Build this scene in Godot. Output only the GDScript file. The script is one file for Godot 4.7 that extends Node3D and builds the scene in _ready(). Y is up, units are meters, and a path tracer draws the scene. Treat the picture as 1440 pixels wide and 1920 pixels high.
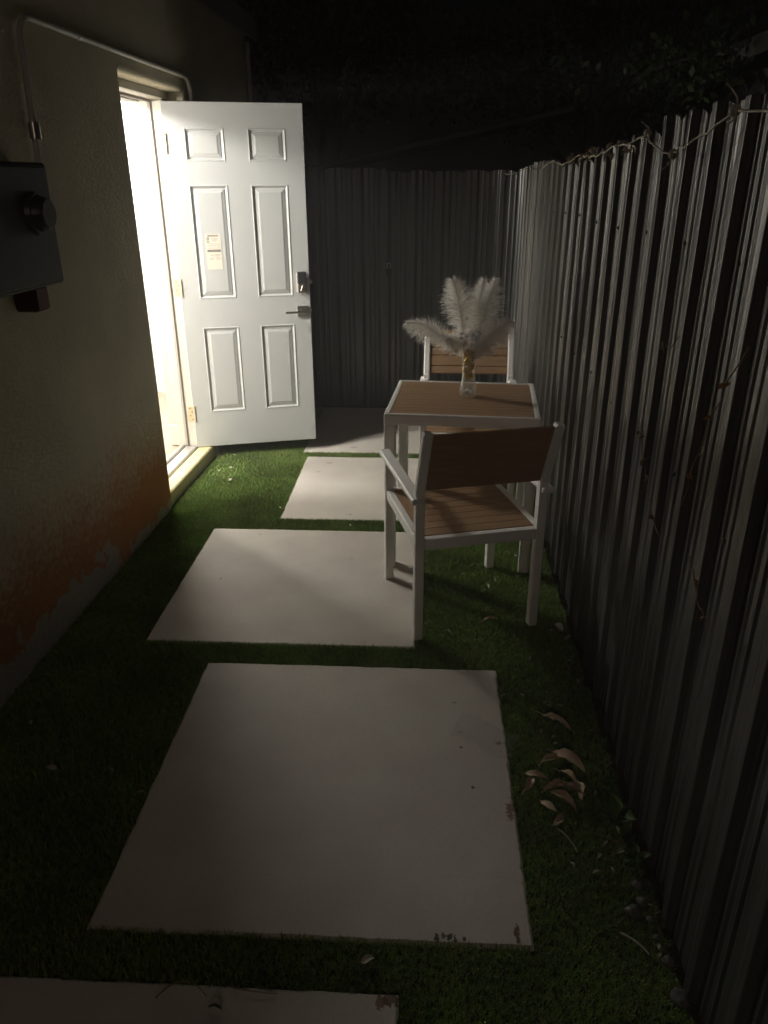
extends Node3D

var rng := RandomNumberGenerator.new()
var M := {}
var taken := {}
const RIB := 0.185
var lamp_at := Vector3(-2.38, 2.43, -3.83)

# ---------------------------------------------------------------- helpers
func numbered(called: String) -> String:
	if not taken.has(called):
		taken[called] = 0
		return called
	taken[called] += 1
	return "%s_%03d" % [called, taken[called]]

func tag(o: Node, label := "", category := "", group := "", kind := ""):
	if label != "": o.set_meta("label", label)
	if category != "": o.set_meta("category", category)
	if group != "": o.set_meta("group", group)
	if kind != "": o.set_meta("kind", kind)
	return o

func base(called: String, at: Vector3, turn := 0.0) -> Node3D:
	var o := Node3D.new()
	o.name = numbered(called)
	add_child(o)
	o.position = at
	o.rotation.y = turn
	return o

func new_st() -> SurfaceTool:
	var st := SurfaceTool.new()
	st.begin(Mesh.PRIMITIVE_TRIANGLES)
	return st

func put(called: String, mesh: Mesh, m: Material, parent: Node = null) -> MeshInstance3D:
	var o := MeshInstance3D.new()
	o.mesh = mesh
	if m: o.material_override = m
	o.cast_shadow = GeometryInstance3D.SHADOW_CASTING_SETTING_ON
	if parent == null:
		o.name = numbered(called)
		add_child(o)
	else:
		o.name = called
		parent.add_child(o, true)
	return o

func build(called: String, st: SurfaceTool, m: Material, parent: Node = null) -> MeshInstance3D:
	return put(called, st.commit(), m, parent)

# a flat triangle whose normal points away from c
func tri_out(st: SurfaceTool, a: Vector3, b: Vector3, d: Vector3, c: Vector3):
	var n := (b - a).cross(d - a)
	if n.length_squared() < 1e-18: return
	n = n.normalized()
	if n.dot((a + b + d) / 3.0 - c) < 0.0:
		n = -n
	else:
		var t := b
		b = d
		d = t
	for v in [a, b, d]:
		st.set_normal(n)
		st.set_uv(Vector2(v.x, v.y))
		st.add_vertex(v)

func quad_out(st: SurfaceTool, a, b, d, e, c: Vector3):
	tri_out(st, a, b, d, c)
	tri_out(st, a, d, e, c)

# chamfered box
func cbox(st: SurfaceTool, c: Vector3, s: Vector3, ch := 0.003, x := Transform3D.IDENTITY):
	var h := s * 0.5
	ch = minf(ch, minf(h.x, minf(h.y, h.z)) * 0.9)
	var p := func(sx, sy, sz, ax):
		var v := Vector3(sx * h.x, sy * h.y, sz * h.z)
		for k in 3:
			if k != ax: v[k] -= signf(v[k]) * ch
		return x * (c + v)
	var cc := x * c
	for ax in 3:
		for s1 in [-1, 1]:
			var q := []
			for w in [[-1, -1], [1, -1], [1, 1], [-1, 1]]:
				var t := [0, 0, 0]
				t[ax] = s1
				t[(ax + 1) % 3] = w[0]
				t[(ax + 2) % 3] = w[1]
				q.append(p.call(t[0], t[1], t[2], ax))
			quad_out(st, q[0], q[1], q[2], q[3], cc)
	for ax in 3:          # edges running along ax
		var b1 := (ax + 1) % 3
		var b2 := (ax + 2) % 3
		for s1 in [-1, 1]:
			for s2 in [-1, 1]:
				var q := []
				for w in [[-1, b1], [1, b1], [1, b2], [-1, b2]]:
					var t := [0, 0, 0]
					t[ax] = w[0]
					t[b1] = s1
					t[b2] = s2
					q.append(p.call(t[0], t[1], t[2], w[1]))
				quad_out(st, q[0], q[1], q[2], q[3], cc)
	for sx in [-1, 1]:
		for sy in [-1, 1]:
			for sz in [-1, 1]:
				tri_out(st, p.call(sx, sy, sz, 0), p.call(sx, sy, sz, 1), p.call(sx, sy, sz, 2), cc)

func box_mesh(s: Vector3, ch := 0.003) -> Mesh:
	var st := new_st()
	cbox(st, Vector3.ZERO, s, ch)
	return st.commit()

# grid of points -> smooth surface
func sheet(st: SurfaceTool, rows: Array, flip := false, uvs := []):
	var nr := rows.size()
	var nc: int = rows[0].size()
	var nn := []
	for i in nr:
		var line := []
		for j in nc:
			var du: Vector3 = rows[i][mini(j + 1, nc - 1)] - rows[i][maxi(j - 1, 0)]
			var dv: Vector3 = rows[mini(i + 1, nr - 1)][j] - rows[maxi(i - 1, 0)][j]
			var n := du.cross(dv)
			n = n.normalized() if n.length_squared() > 1e-20 else Vector3.UP
			line.append(-n if flip else n)
		nn.append(line)
	for i in nr - 1:
		for j in nc - 1:
			var k := [[i, j], [i + 1, j + 1], [i, j + 1], [i, j], [i + 1, j], [i + 1, j + 1]]
			if flip: k = [[i, j], [i, j + 1], [i + 1, j + 1], [i, j], [i + 1, j + 1], [i + 1, j]]
			for q in k:
				st.set_normal(nn[q[0]][q[1]])
				if uvs.size() > 0: st.set_uv(uvs[q[0]][q[1]])
				else: st.set_uv(Vector2(float(q[1]) / nc, float(q[0]) / nr))
				st.add_vertex(rows[q[0]][q[1]])

func tube(st: SurfaceTool, pts: Array, r0: float, r1 := -1.0, seg := 10, caps := true):
	if r1 < 0.0: r1 = r0
	var rows := []
	var side := Vector3.ZERO
	for i in pts.size():
		var d: Vector3 = pts[mini(i + 1, pts.size() - 1)] - pts[maxi(i - 1, 0)]
		d = d.normalized()
		if side == Vector3.ZERO:
			side = d.cross(Vector3.UP if absf(d.y) < 0.9 else Vector3.RIGHT).normalized()
		side = (side - d * side.dot(d)).normalized()
		var up := side.cross(d)
		var r := lerpf(r0, r1, float(i) / (pts.size() - 1))
		var line := []
		for k in seg + 1:
			var a := TAU * k / seg
			line.append(pts[i] + (side * cos(a) + up * sin(a)) * r)
		rows.append(line)
	sheet(st, rows, true)
	if caps:
		for e in [0, pts.size() - 1]:
			var inner: Vector3 = pts[1] if e == 0 else pts[pts.size() - 2]
			for k in seg:
				tri_out(st, pts[e], rows[e][k], rows[e][k + 1], inner)

func lathe(st: SurfaceTool, prof: Array, c := Vector3.ZERO, seg := 24):
	var rows := []
	for q in prof:
		var line := []
		for k in seg + 1:
			var a := TAU * k / seg
			line.append(c + Vector3(cos(a) * q.x, q.y, sin(a) * q.x))
		rows.append(line)
	sheet(st, rows, false)

func bez(a: Vector3, b: Vector3, c: Vector3, n: int) -> Array:
	var o := []
	for i in n + 1:
		var t := float(i) / n
		o.append(a.lerp(b, t).lerp(b.lerp(c, t), t))
	return o

func lin(r: float, g: float, b: float) -> Color:
	return Color(r, g, b).linear_to_srgb()

func mat(c: Color, rough := 0.8, metal := 0.0) -> StandardMaterial3D:
	var m := StandardMaterial3D.new()
	m.albedo_color = c
	m.roughness = rough
	m.metallic = metal
	return m

func fnoise(s: int, f: float, oct := 4) -> FastNoiseLite:
	var n := FastNoiseLite.new()
	n.seed = s
	n.frequency = f
	n.noise_type = FastNoiseLite.TYPE_SIMPLEX_SMOOTH
	n.fractal_octaves = oct
	return n

# colour texture from stretched noise between two colours (linear values in)
func grain_tex(w: int, h: int, s: int, fx: float, fy: float, c0: Color, c1: Color, c2: Color, coarse := 0.004) -> ImageTexture:
	var a := fnoise(s, 1.0, 4)
	var b := fnoise(s + 7, 1.0, 3)
	var im := Image.create(w, h, false, Image.FORMAT_RGB8)
	for y in h:
		for x in w:
			# wrap by blending the border so that the tile has no seam
			var v := _wrapn(a, x, y, w, h, fx, fy) * 0.5 + 0.5
			var u := _wrapn(b, x, y, w, h, coarse, coarse) * 0.5 + 0.5
			im.set_pixel(x, y, c0.lerp(c1, clampf(v * 1.6 - 0.3, 0, 1)).lerp(c2, clampf(u * 1.6 - 0.5, 0, 1) * 0.5).linear_to_srgb())
	return ImageTexture.create_from_image(im)

func _wrapn(n: FastNoiseLite, x: float, y: float, w: float, h: float, fx: float, fy: float) -> float:
	var tx := clampf((x / w - 0.8) / 0.2, 0, 1)
	var v := n.get_noise_2d(x * fx, y * fy)
	if tx > 0.0: v = lerpf(v, n.get_noise_2d((x - w) * fx, y * fy), tx)
	var ty := clampf((y / h - 0.8) / 0.2, 0, 1)
	if ty > 0.0:
		var v2 := n.get_noise_2d(x * fx, (y - h) * fy)
		if tx > 0.0: v2 = lerpf(v2, n.get_noise_2d((x - w) * fx, (y - h) * fy), tx)
		v = lerpf(v, v2, ty)
	return v

func normal_tex(s: int, f: float, strength: float, size := 512) -> NoiseTexture2D:
	var t := NoiseTexture2D.new()
	t.width = size
	t.height = size
	t.seamless = true
	t.as_normal_map = true
	t.bump_strength = strength
	t.noise = fnoise(s, f, 5)
	return t

func tri_mat(tex: Texture2D, scale: float, rough: float, metal := 0.0, nt: Texture2D = null, ns := 1.0) -> StandardMaterial3D:
	var m := mat(Color.WHITE, rough, metal)
	m.albedo_texture = tex
	m.uv1_triplanar = true
	m.uv1_scale = Vector3.ONE * scale
	if nt:
		m.normal_enabled = true
		m.normal_texture = nt
		m.normal_scale = ns
	return m

# ---------------------------------------------------------------- scene
func _ready():
	rng.seed = 7
	camera_and_light()
	materials()
	ground_and_path()
	house()
	fences()
	ceiling_lamp()
	street_lamp()
	beyond_the_fences()
	table_and_chairs()
	vase_and_feathers()
	wall_fittings()
	fence_dressing()
	litter()

func camera_and_light():
	var cam := Camera3D.new()
	cam.name = "camera"
	cam.transform = Transform3D(Basis(Vector3(0.998558, -0.00424, -0.053507), Vector3(-0.0176, 0.915889, -0.401045), Vector3(0.050707, 0.401408, 0.914495)), Vector3(0, 1.7, 0))
	cam.fov = 68.11
	cam.near = 0.05
	cam.far = 200.0
	add_child(cam)
	cam.current = true
	var sky_mat := ProceduralSkyMaterial.new()
	sky_mat.sky_top_color = Color(0.012, 0.012, 0.014)
	sky_mat.sky_horizon_color = Color(0.016, 0.016, 0.016)
	sky_mat.ground_bottom_color = Color(0.004, 0.004, 0.004)
	sky_mat.ground_horizon_color = Color(0.01, 0.01, 0.01)
	sky_mat.sun_angle_max = 0.0
	var sky := Sky.new()
	sky.sky_material = sky_mat
	var env := Environment.new()
	env.background_mode = Environment.BG_SKY
	env.sky = sky
	env.background_energy_multiplier = 1.0
	env.tonemap_mode = Environment.TONE_MAPPER_LINEAR
	env.tonemap_exposure = 1.0
	env.fog_enabled = true
	env.fog_density = 0.028
	env.fog_light_color = Color(0.9, 0.9, 0.9)
	env.sdfgi_enabled = true
	env.ssao_enabled = true
	env.ssil_enabled = true
	var we := WorldEnvironment.new()
	we.name = "environment"
	we.environment = env
	add_child(we)

func materials():
	M.white_metal = mat(lin(0.84, 0.82, 0.79), 0.45)
	M.wood = tri_mat(grain_tex(512, 512, 3, 0.006, 0.11, Color(0.24, 0.14, 0.075), Color(0.38, 0.235, 0.135), Color(0.31, 0.185, 0.1)), 2.2, 0.55)
	M.wood_b = tri_mat(grain_tex(512, 512, 31, 0.006, 0.12, Color(0.26, 0.155, 0.082), Color(0.4, 0.25, 0.145), Color(0.31, 0.185, 0.098)), 2.2, 0.55)
	M.door = mat(lin(0.5, 0.505, 0.5), 0.38)
	M.trim = mat(lin(0.54, 0.505, 0.435), 0.45)
	M.plaster = mat(lin(0.43, 0.418, 0.38), 0.8)
	M.ceiling = mat(lin(0.8, 0.79, 0.76), 0.9)
	M.brass = mat(lin(0.62, 0.52, 0.34), 0.35, 0.8)
	M.nickel = mat(lin(0.5, 0.48, 0.45), 0.28, 1.0)
	M.black_plastic = mat(lin(0.03, 0.032, 0.036), 0.3)
	M.alu = mat(lin(0.55, 0.54, 0.52), 0.4, 0.7)
	M.floorboard = tri_mat(grain_tex(256, 256, 12, 0.1, 0.006, Color(0.2, 0.16, 0.12), Color(0.36, 0.3, 0.24), Color(0.26, 0.21, 0.17)), 1.5, 0.4)
	M.pvc = mat(lin(0.5, 0.48, 0.43), 0.5)
	M.dark_steel = mat(lin(0.055, 0.058, 0.058), 0.65, 0.1)
	M.maroon = mat(lin(0.12, 0.03, 0.025), 0.6)
	M.meter_glass = mat(lin(0.05, 0.055, 0.055), 0.4)
	M.concrete_nt = normal_tex(5, 0.05, 3.0)
	M.soil = tri_mat(grain_tex(256, 256, 15, 0.04, 0.04, Color(0.02, 0.017, 0.012), Color(0.07, 0.055, 0.04), Color(0.04, 0.034, 0.025)), 1.0, 0.95)
	M.turf_base = tri_mat(grain_tex(256, 256, 16, 0.12, 0.12, Color(0.008, 0.02, 0.006), Color(0.03, 0.062, 0.015), Color(0.018, 0.04, 0.01)), 2.0, 0.95)
	M.metal = tri_mat(grain_tex(512, 512, 21, 0.14, 0.004, Color(0.09, 0.09, 0.089), Color(0.175, 0.175, 0.172), Color(0.135, 0.133, 0.127), 0.012), 1.2, 0.3, 0.5)
	M.bark = tri_mat(grain_tex(128, 128, 22, 0.1, 0.02, Color(0.05, 0.035, 0.025), Color(0.12, 0.09, 0.065), Color(0.07, 0.05, 0.04)), 2.0, 0.9)
	M.leaf_brown = mat(lin(0.46, 0.33, 0.23), 0.7)
	M.leaf_tan = mat(lin(0.52, 0.4, 0.28), 0.7)
	M.leaf_pale = mat(lin(0.42, 0.39, 0.32), 0.7)
	M.leaf_orange = mat(lin(0.3, 0.14, 0.05), 0.7)
	M.weed = mat(lin(0.07, 0.13, 0.025), 0.6)
	M.stone = tri_mat(grain_tex(128, 128, 23, 0.08, 0.08, Color(0.06, 0.057, 0.05), Color(0.15, 0.142, 0.13), Color(0.1, 0.095, 0.088)), 6.0, 0.9)
	M.twig = mat(lin(0.22, 0.15, 0.09), 0.8)
	M.cable = mat(lin(0.6, 0.56, 0.45), 0.5)

# ---------------------------------------------------------------- ground, turf and slabs
var slabs := [[-1.13, -0.035, -1.14, -0.04], [-0.816, 0.289, -2.405, -1.27], [-1.11, -0.02, -3.62, -2.54], [-0.78, 0.31, -4.78, -3.76], [-0.82, 0.30, -5.99, -4.87]]

func wall_x(z: float) -> float:
	return -1.48 + 0.034 * (-2.1 - z)

func slab_texture(idx: int, spots: Array) -> ImageTexture:
	var w := 640
	var n1 := fnoise(100 + idx, 0.006, 4)
	var n2 := fnoise(200 + idx, 0.09, 3)
	var n3 := fnoise(300 + idx, 0.4, 2)
	var im := Image.create(w, w, false, Image.FORMAT_RGB8)
	for y in w:
		for x in w:
			var a := n1.get_noise_2d(x, y)
			var b := n2.get_noise_2d(x, y)
			var c := n3.get_noise_2d(x, y)
			var k := 0.56 + a * 0.06 + b * 0.028 + c * 0.022
			if c > 0.62: k *= 0.72
			var col := Color(k, k * (0.925 + a * 0.02), k * (0.83 + b * 0.03))
			im.set_pixel(x, y, col.linear_to_srgb())
	# each spot: [u, v, radius u, radius v, colour, strength], with a ragged outline
	var ns := fnoise(400 + idx, 0.12, 4)
	for s in spots:
		var ru := int(s[2] * w * 1.6) + 2
		var rv := int(s[3] * w * 1.6) + 2
		var cx := int(s[0] * w)
		var cy := int(s[1] * w)
		for y in range(maxi(0, cy - rv), mini(w, cy + rv + 1)):
			for x in range(maxi(0, cx - ru), mini(w, cx + ru + 1)):
				var d := Vector2((x - cx) / (s[2] * w), (y - cy) / (s[3] * w)).length() + ns.get_noise_2d(x, y) * 0.9
				if d < 1.0:
					im.set_pixel(x, y, im.get_pixel(x, y).lerp(s[4], s[5]))
	im.generate_mipmaps()
	return ImageTexture.create_from_image(im)

func ground_and_path():
	var st := new_st()
	quad_out(st, Vector3(-40, -0.03, -40), Vector3(40, -0.03, -40), Vector3(40, -0.03, 40), Vector3(-40, -0.03, 40), Vector3(0, -1, 0))
	tag(build("ground", st, M.soil), "", "", "", "structure")
	st = new_st()
	quad_out(st, Vector3(wall_x(1.4) - 0.02, -0.012, 1.4), Vector3(0.60, -0.012, 1.4), Vector3(0.63, -0.012, -6.02), Vector3(wall_x(-6.02) - 0.02, -0.012, -6.02), Vector3(0, -1, 0))
	tag(build("lawn", st, M.turf_base), "", "", "", "structure")
	# the concrete slabs of the path
	var path := Node3D.new()
	path.name = "path"
	add_child(path)
	tag(path, "", "", "", "structure")
	var dark := Color(0.13, 0.1, 0.08)
	var rust := Color(0.28, 0.13, 0.06)
	var marks := [
		[[0.985, 0.012, 0.022, 0.012, rust, 0.5], [0.965, 0.018, 0.012, 0.014, Color(0.36, 0.24, 0.14), 0.6], [0.62, 0.04, 0.004, 0.004, dark, 0.6]],
		[[0.786, 0.986, 0.005, 0.009, dark, 0.75], [0.8, 0.982, 0.004, 0.008, dark, 0.6], [0.815, 0.984, 0.006, 0.007, dark, 0.75], [0.828, 0.986, 0.004, 0.008, dark, 0.7], [0.848, 0.986, 0.004, 0.004, dark, 0.7], [0.965, 0.97, 0.006, 0.022, rust, 0.7], [0.985, 0.62, 0.01, 0.03, Color(0.36, 0.18, 0.12), 0.6], [0.975, 0.36, 0.012, 0.008, Color(0.3, 0.18, 0.12), 0.5], [0.892, 0.54, 0.005, 0.004, dark, 0.8], [0.865, 0.383, 0.005, 0.004, dark, 0.8], [0.85, 0.18, 0.008, 0.005, dark, 0.25]],
		[[0.16, 0.51, 0.005, 0.004, dark, 0.8], [0.4, 0.16, 0.006, 0.003, dark, 0.5], [0.24, 0.06, 0.008, 0.003, dark, 0.5], [0.7, 0.3, 0.01, 0.006, dark, 0.25]],
		[[0.08, 0.02, 0.008, 0.005, dark, 0.8], [0.28, 0.012, 0.006, 0.004, dark, 0.8], [0.15, 0.12, 0.02, 0.012, Color(0.45, 0.33, 0.26), 0.4], [0.1, 0.28, 0.012, 0.01, Color(0.45, 0.33, 0.26), 0.4], [0.35, 0.93, 0.01, 0.006, dark, 0.4]],
		[[0.3, 0.9, 0.02, 0.01, dark, 0.25], [0.5, 0.95, 0.015, 0.008, dark, 0.3], [0.2, 0.8, 0.012, 0.01, dark, 0.25]]]
	for i in slabs.size():
		var s: Array = slabs[i]
		var t := slab_texture(i, marks[i])
		var m := mat(Color.WHITE, 0.85)
		m.albedo_texture = t
		m.normal_enabled = true
		m.normal_texture = M.concrete_nt
		m.normal_scale = 0.08
		var size := Vector3(s[1] - s[0], 0.06, s[3] - s[2])
		var c := Vector3((s[0] + s[1]) * 0.5, -0.03, (s[2] + s[3]) * 0.5)
		# cast edges are slightly uneven
		st = new_st()
		var ne := fnoise(500 + i, 2.2, 3)
		var rim := []
		var per := 44
		for side in 4:
			for k in per:
				var f := float(k) / per
				var p: Vector2 = [Vector2(-1, -1).lerp(Vector2(1, -1), f), Vector2(1, -1).lerp(Vector2(1, 1), f), Vector2(1, 1).lerp(Vector2(-1, 1), f), Vector2(-1, 1).lerp(Vector2(-1, -1), f)][side]
				var q := Vector2(p.x * size.x * 0.5, p.y * size.z * 0.5)
				var nrm: Vector2 = [Vector2(0, -1), Vector2(1, 0), Vector2(0, 1), Vector2(-1, 0)][side]
				q += nrm * ne.get_noise_2d(q.x * 6 + side * 50, q.y * 6) * 0.004
				rim.append(q)
		var N := rim.size()
		for k in N:
			var a: Vector2 = rim[k]
			var b: Vector2 = rim[(k + 1) % N]
			var a2 := a * 0.988
			var b2 := b * 0.988
			var tri := [[Vector3(0, 0.03, 0), Vector3(b2.x, 0.03, b2.y), Vector3(a2.x, 0.03, a2.y)],
				[Vector3(a2.x, 0.03, a2.y), Vector3(b2.x, 0.03, b2.y), Vector3(b.x, 0.026, b.y)], [Vector3(a2.x, 0.03, a2.y), Vector3(b.x, 0.026, b.y), Vector3(a.x, 0.026, a.y)],
				[Vector3(a.x, 0.026, a.y), Vector3(b.x, 0.026, b.y), Vector3(b.x, -0.03, b.y)], [Vector3(a.x, 0.026, a.y), Vector3(b.x, -0.03, b.y), Vector3(a.x, -0.03, a.y)]]
			for tr in tri:
				var n: Vector3 = (tr[1] - tr[0]).cross(tr[2] - tr[0]).normalized()
				var ctr: Vector3 = (tr[0] + tr[1] + tr[2]) / 3.0
				if n.dot(ctr - Vector3(0, -0.2, 0)) < 0.0: n = -n
				var o := [0, 1, 2]
				if (tr[1] - tr[0]).cross(tr[2] - tr[0]).dot(n) > 0.0: o = [0, 2, 1]
				for w in o:
					var v: Vector3 = tr[w]
					st.set_normal(n)
					st.set_uv(Vector2(v.x / size.x + 0.5, v.z / size.z + 0.5))
					st.add_vertex(v)
		st.generate_tangents()
		var o2 := build("paving_slab", st, m, path)
		o2.position = c
	turf()

func turf():
	# one tuft: seven bent blades
	var st := new_st()
	var r := RandomNumberGenerator.new()
	r.seed = 4
	for b in 7:
		var a := r.randf() * TAU
		var hgt := r.randf_range(0.012, 0.02)
		var lean := Vector3(cos(a), 0, sin(a)) * r.randf_range(0.004, 0.014)
		var root := Vector3(r.randf_range(-0.005, 0.005), 0, r.randf_range(-0.005, 0.005))
		var w := Vector3(-sin(a), 0, cos(a)) * 0.0011
		var mid := root + Vector3(0, hgt * 0.6, 0) + lean * 0.35
		var tip := root + Vector3(0, hgt, 0) + lean
		var shade := r.randf_range(0.8, 1.2)
		var n := (mid - root).cross(w).normalized()
		for v in [root - w, root + w, mid - w, root + w, mid + w, mid - w, mid - w, mid + w, tip]:
			st.set_normal(n)
			st.set_color(Color(shade, shade, shade))
			st.add_vertex(v)
	var m := mat(Color.WHITE, 0.55)
	m.vertex_color_use_as_albedo = true
	m.cull_mode = BaseMaterial3D.CULL_DISABLED
	m.backlight_enabled = true
	m.backlight = lin(0.03, 0.06, 0.01)
	var mesh := st.commit()
	mesh.surface_set_material(0, m)
	var xf := []
	var cols := []
	var pitch := 0.0095
	var nv := fnoise(55, 0.9, 3)
	var z := -0.7
	while z > -6.0:
		var x := wall_x(z) + 0.004
		while x < 0.612:
			var px := x + r.randf_range(-0.006, 0.006)
			var pz := z + r.randf_range(-0.006, 0.006)
			x += pitch
			var on := false
			for s in slabs:
				if px > s[0] + 0.001 and px < s[1] - 0.001 and pz > s[2] + 0.001 and pz < s[3] - 0.001:
					on = true
			if on: continue
			# the lip below the door step stays free
			var t := Transform3D(Basis(Vector3.UP, r.randf() * TAU).scaled(Vector3.ONE * r.randf_range(0.75, 1.15)), Vector3(px, -0.012, pz))
			xf.append(t)
			var k := 1.0 + nv.get_noise_2d(px * 3.0, pz * 3.0) * 0.45 + r.randf_range(-0.25, 0.25)
			var dry := r.randf()
			var c := Color(0.18, 0.28, 0.055) if dry > 0.18 else (Color(0.29, 0.29, 0.12) if dry > 0.05 else Color(0.1, 0.17, 0.05))
			cols.append(Color(c.r * k, c.g * k, c.b * k))
		z -= pitch
	var mm := MultiMesh.new()
	mm.transform_format = MultiMesh.TRANSFORM_3D
	mm.use_colors = true
	mm.mesh = mesh
	mm.instance_count = xf.size()
	for i in xf.size():
		mm.set_instance_transform(i, xf[i])
		mm.set_instance_color(i, cols[i])
	var o := MultiMeshInstance3D.new()
	o.name = "artificial_turf"
	o.multimesh = mm
	add_child(o)
	tag(o, "short green artificial turf between the concrete slabs", "turf", "", "stuff")

# ---------------------------------------------------------------- the house with its open door
# local frame: x points out of the wall, z is minus the distance along the wall beyond the near edge of the doorway
func wall_texture() -> ImageTexture:
	var w := 1600
	var h := 540
	var n1 := fnoise(61, 0.012, 4)
	var n2 := fnoise(62, 0.12, 3)
	var n3 := fnoise(63, 0.03, 4)
	var im := Image.create(w, h, false, Image.FORMAT_RGB8)
	for j in h:
		var y := 2.7 * (1.0 - (j + 0.5) / h)
		for i in w:
			var u := -5.0 + 8.0 * (i + 0.5) / w
			var a := n1.get_noise_2d(i, j)
			var b := n2.get_noise_2d(i, j)
			var c := n3.get_noise_2d(i, j)
			var k := 1.0 + a * 0.12 + b * 0.05
			var col := Color(0.55 * k, 0.505 * k, 0.385 * k)
			# old terracotta paint on the lower wall, ragged upper edge
			var e := 0.60 + a * 0.10 + c * 0.06
			if y < e:
				var f := clampf((e - y) / 0.34 + b * 0.45 + rng.randf_range(-0.16, 0.16), 0, 1)
				col = col.lerp(Color(0.33 * k, 0.135 * k, 0.045 * k), f)
			# bare cement where the paint has flaked off at the foot
			var g := 0.07 + c * 0.13 + b * 0.04 + (0.07 if u < -0.75 else -0.03)
			if y < g:
				col = Color(0.30 * k, 0.28 * k, 0.26 * k)
			im.set_pixel(i, j, col.linear_to_srgb())
	im.generate_mipmaps()
	return ImageTexture.create_from_image(im)

func wall_piece(st: SurfaceTool, prof: Array, y0: float, y1: float):
	# profile of [x, u] points swept from y0 to y1
	var rows := []
	var uvs := []
	var steps := 6
	for k in steps + 1:
		var y := lerpf(y0, y1, float(k) / steps)
		var line := []
		var lu := []
		for q in prof:
			line.append(Vector3(q[0], y, -q[1]))
			lu.append(Vector2((q[1] + q[0] * -1.0 + 5.0) / 8.0, 1.0 - y / 2.7))
		rows.append(line)
		uvs.append(lu)
	sheet(st, rows, false, uvs)

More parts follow.
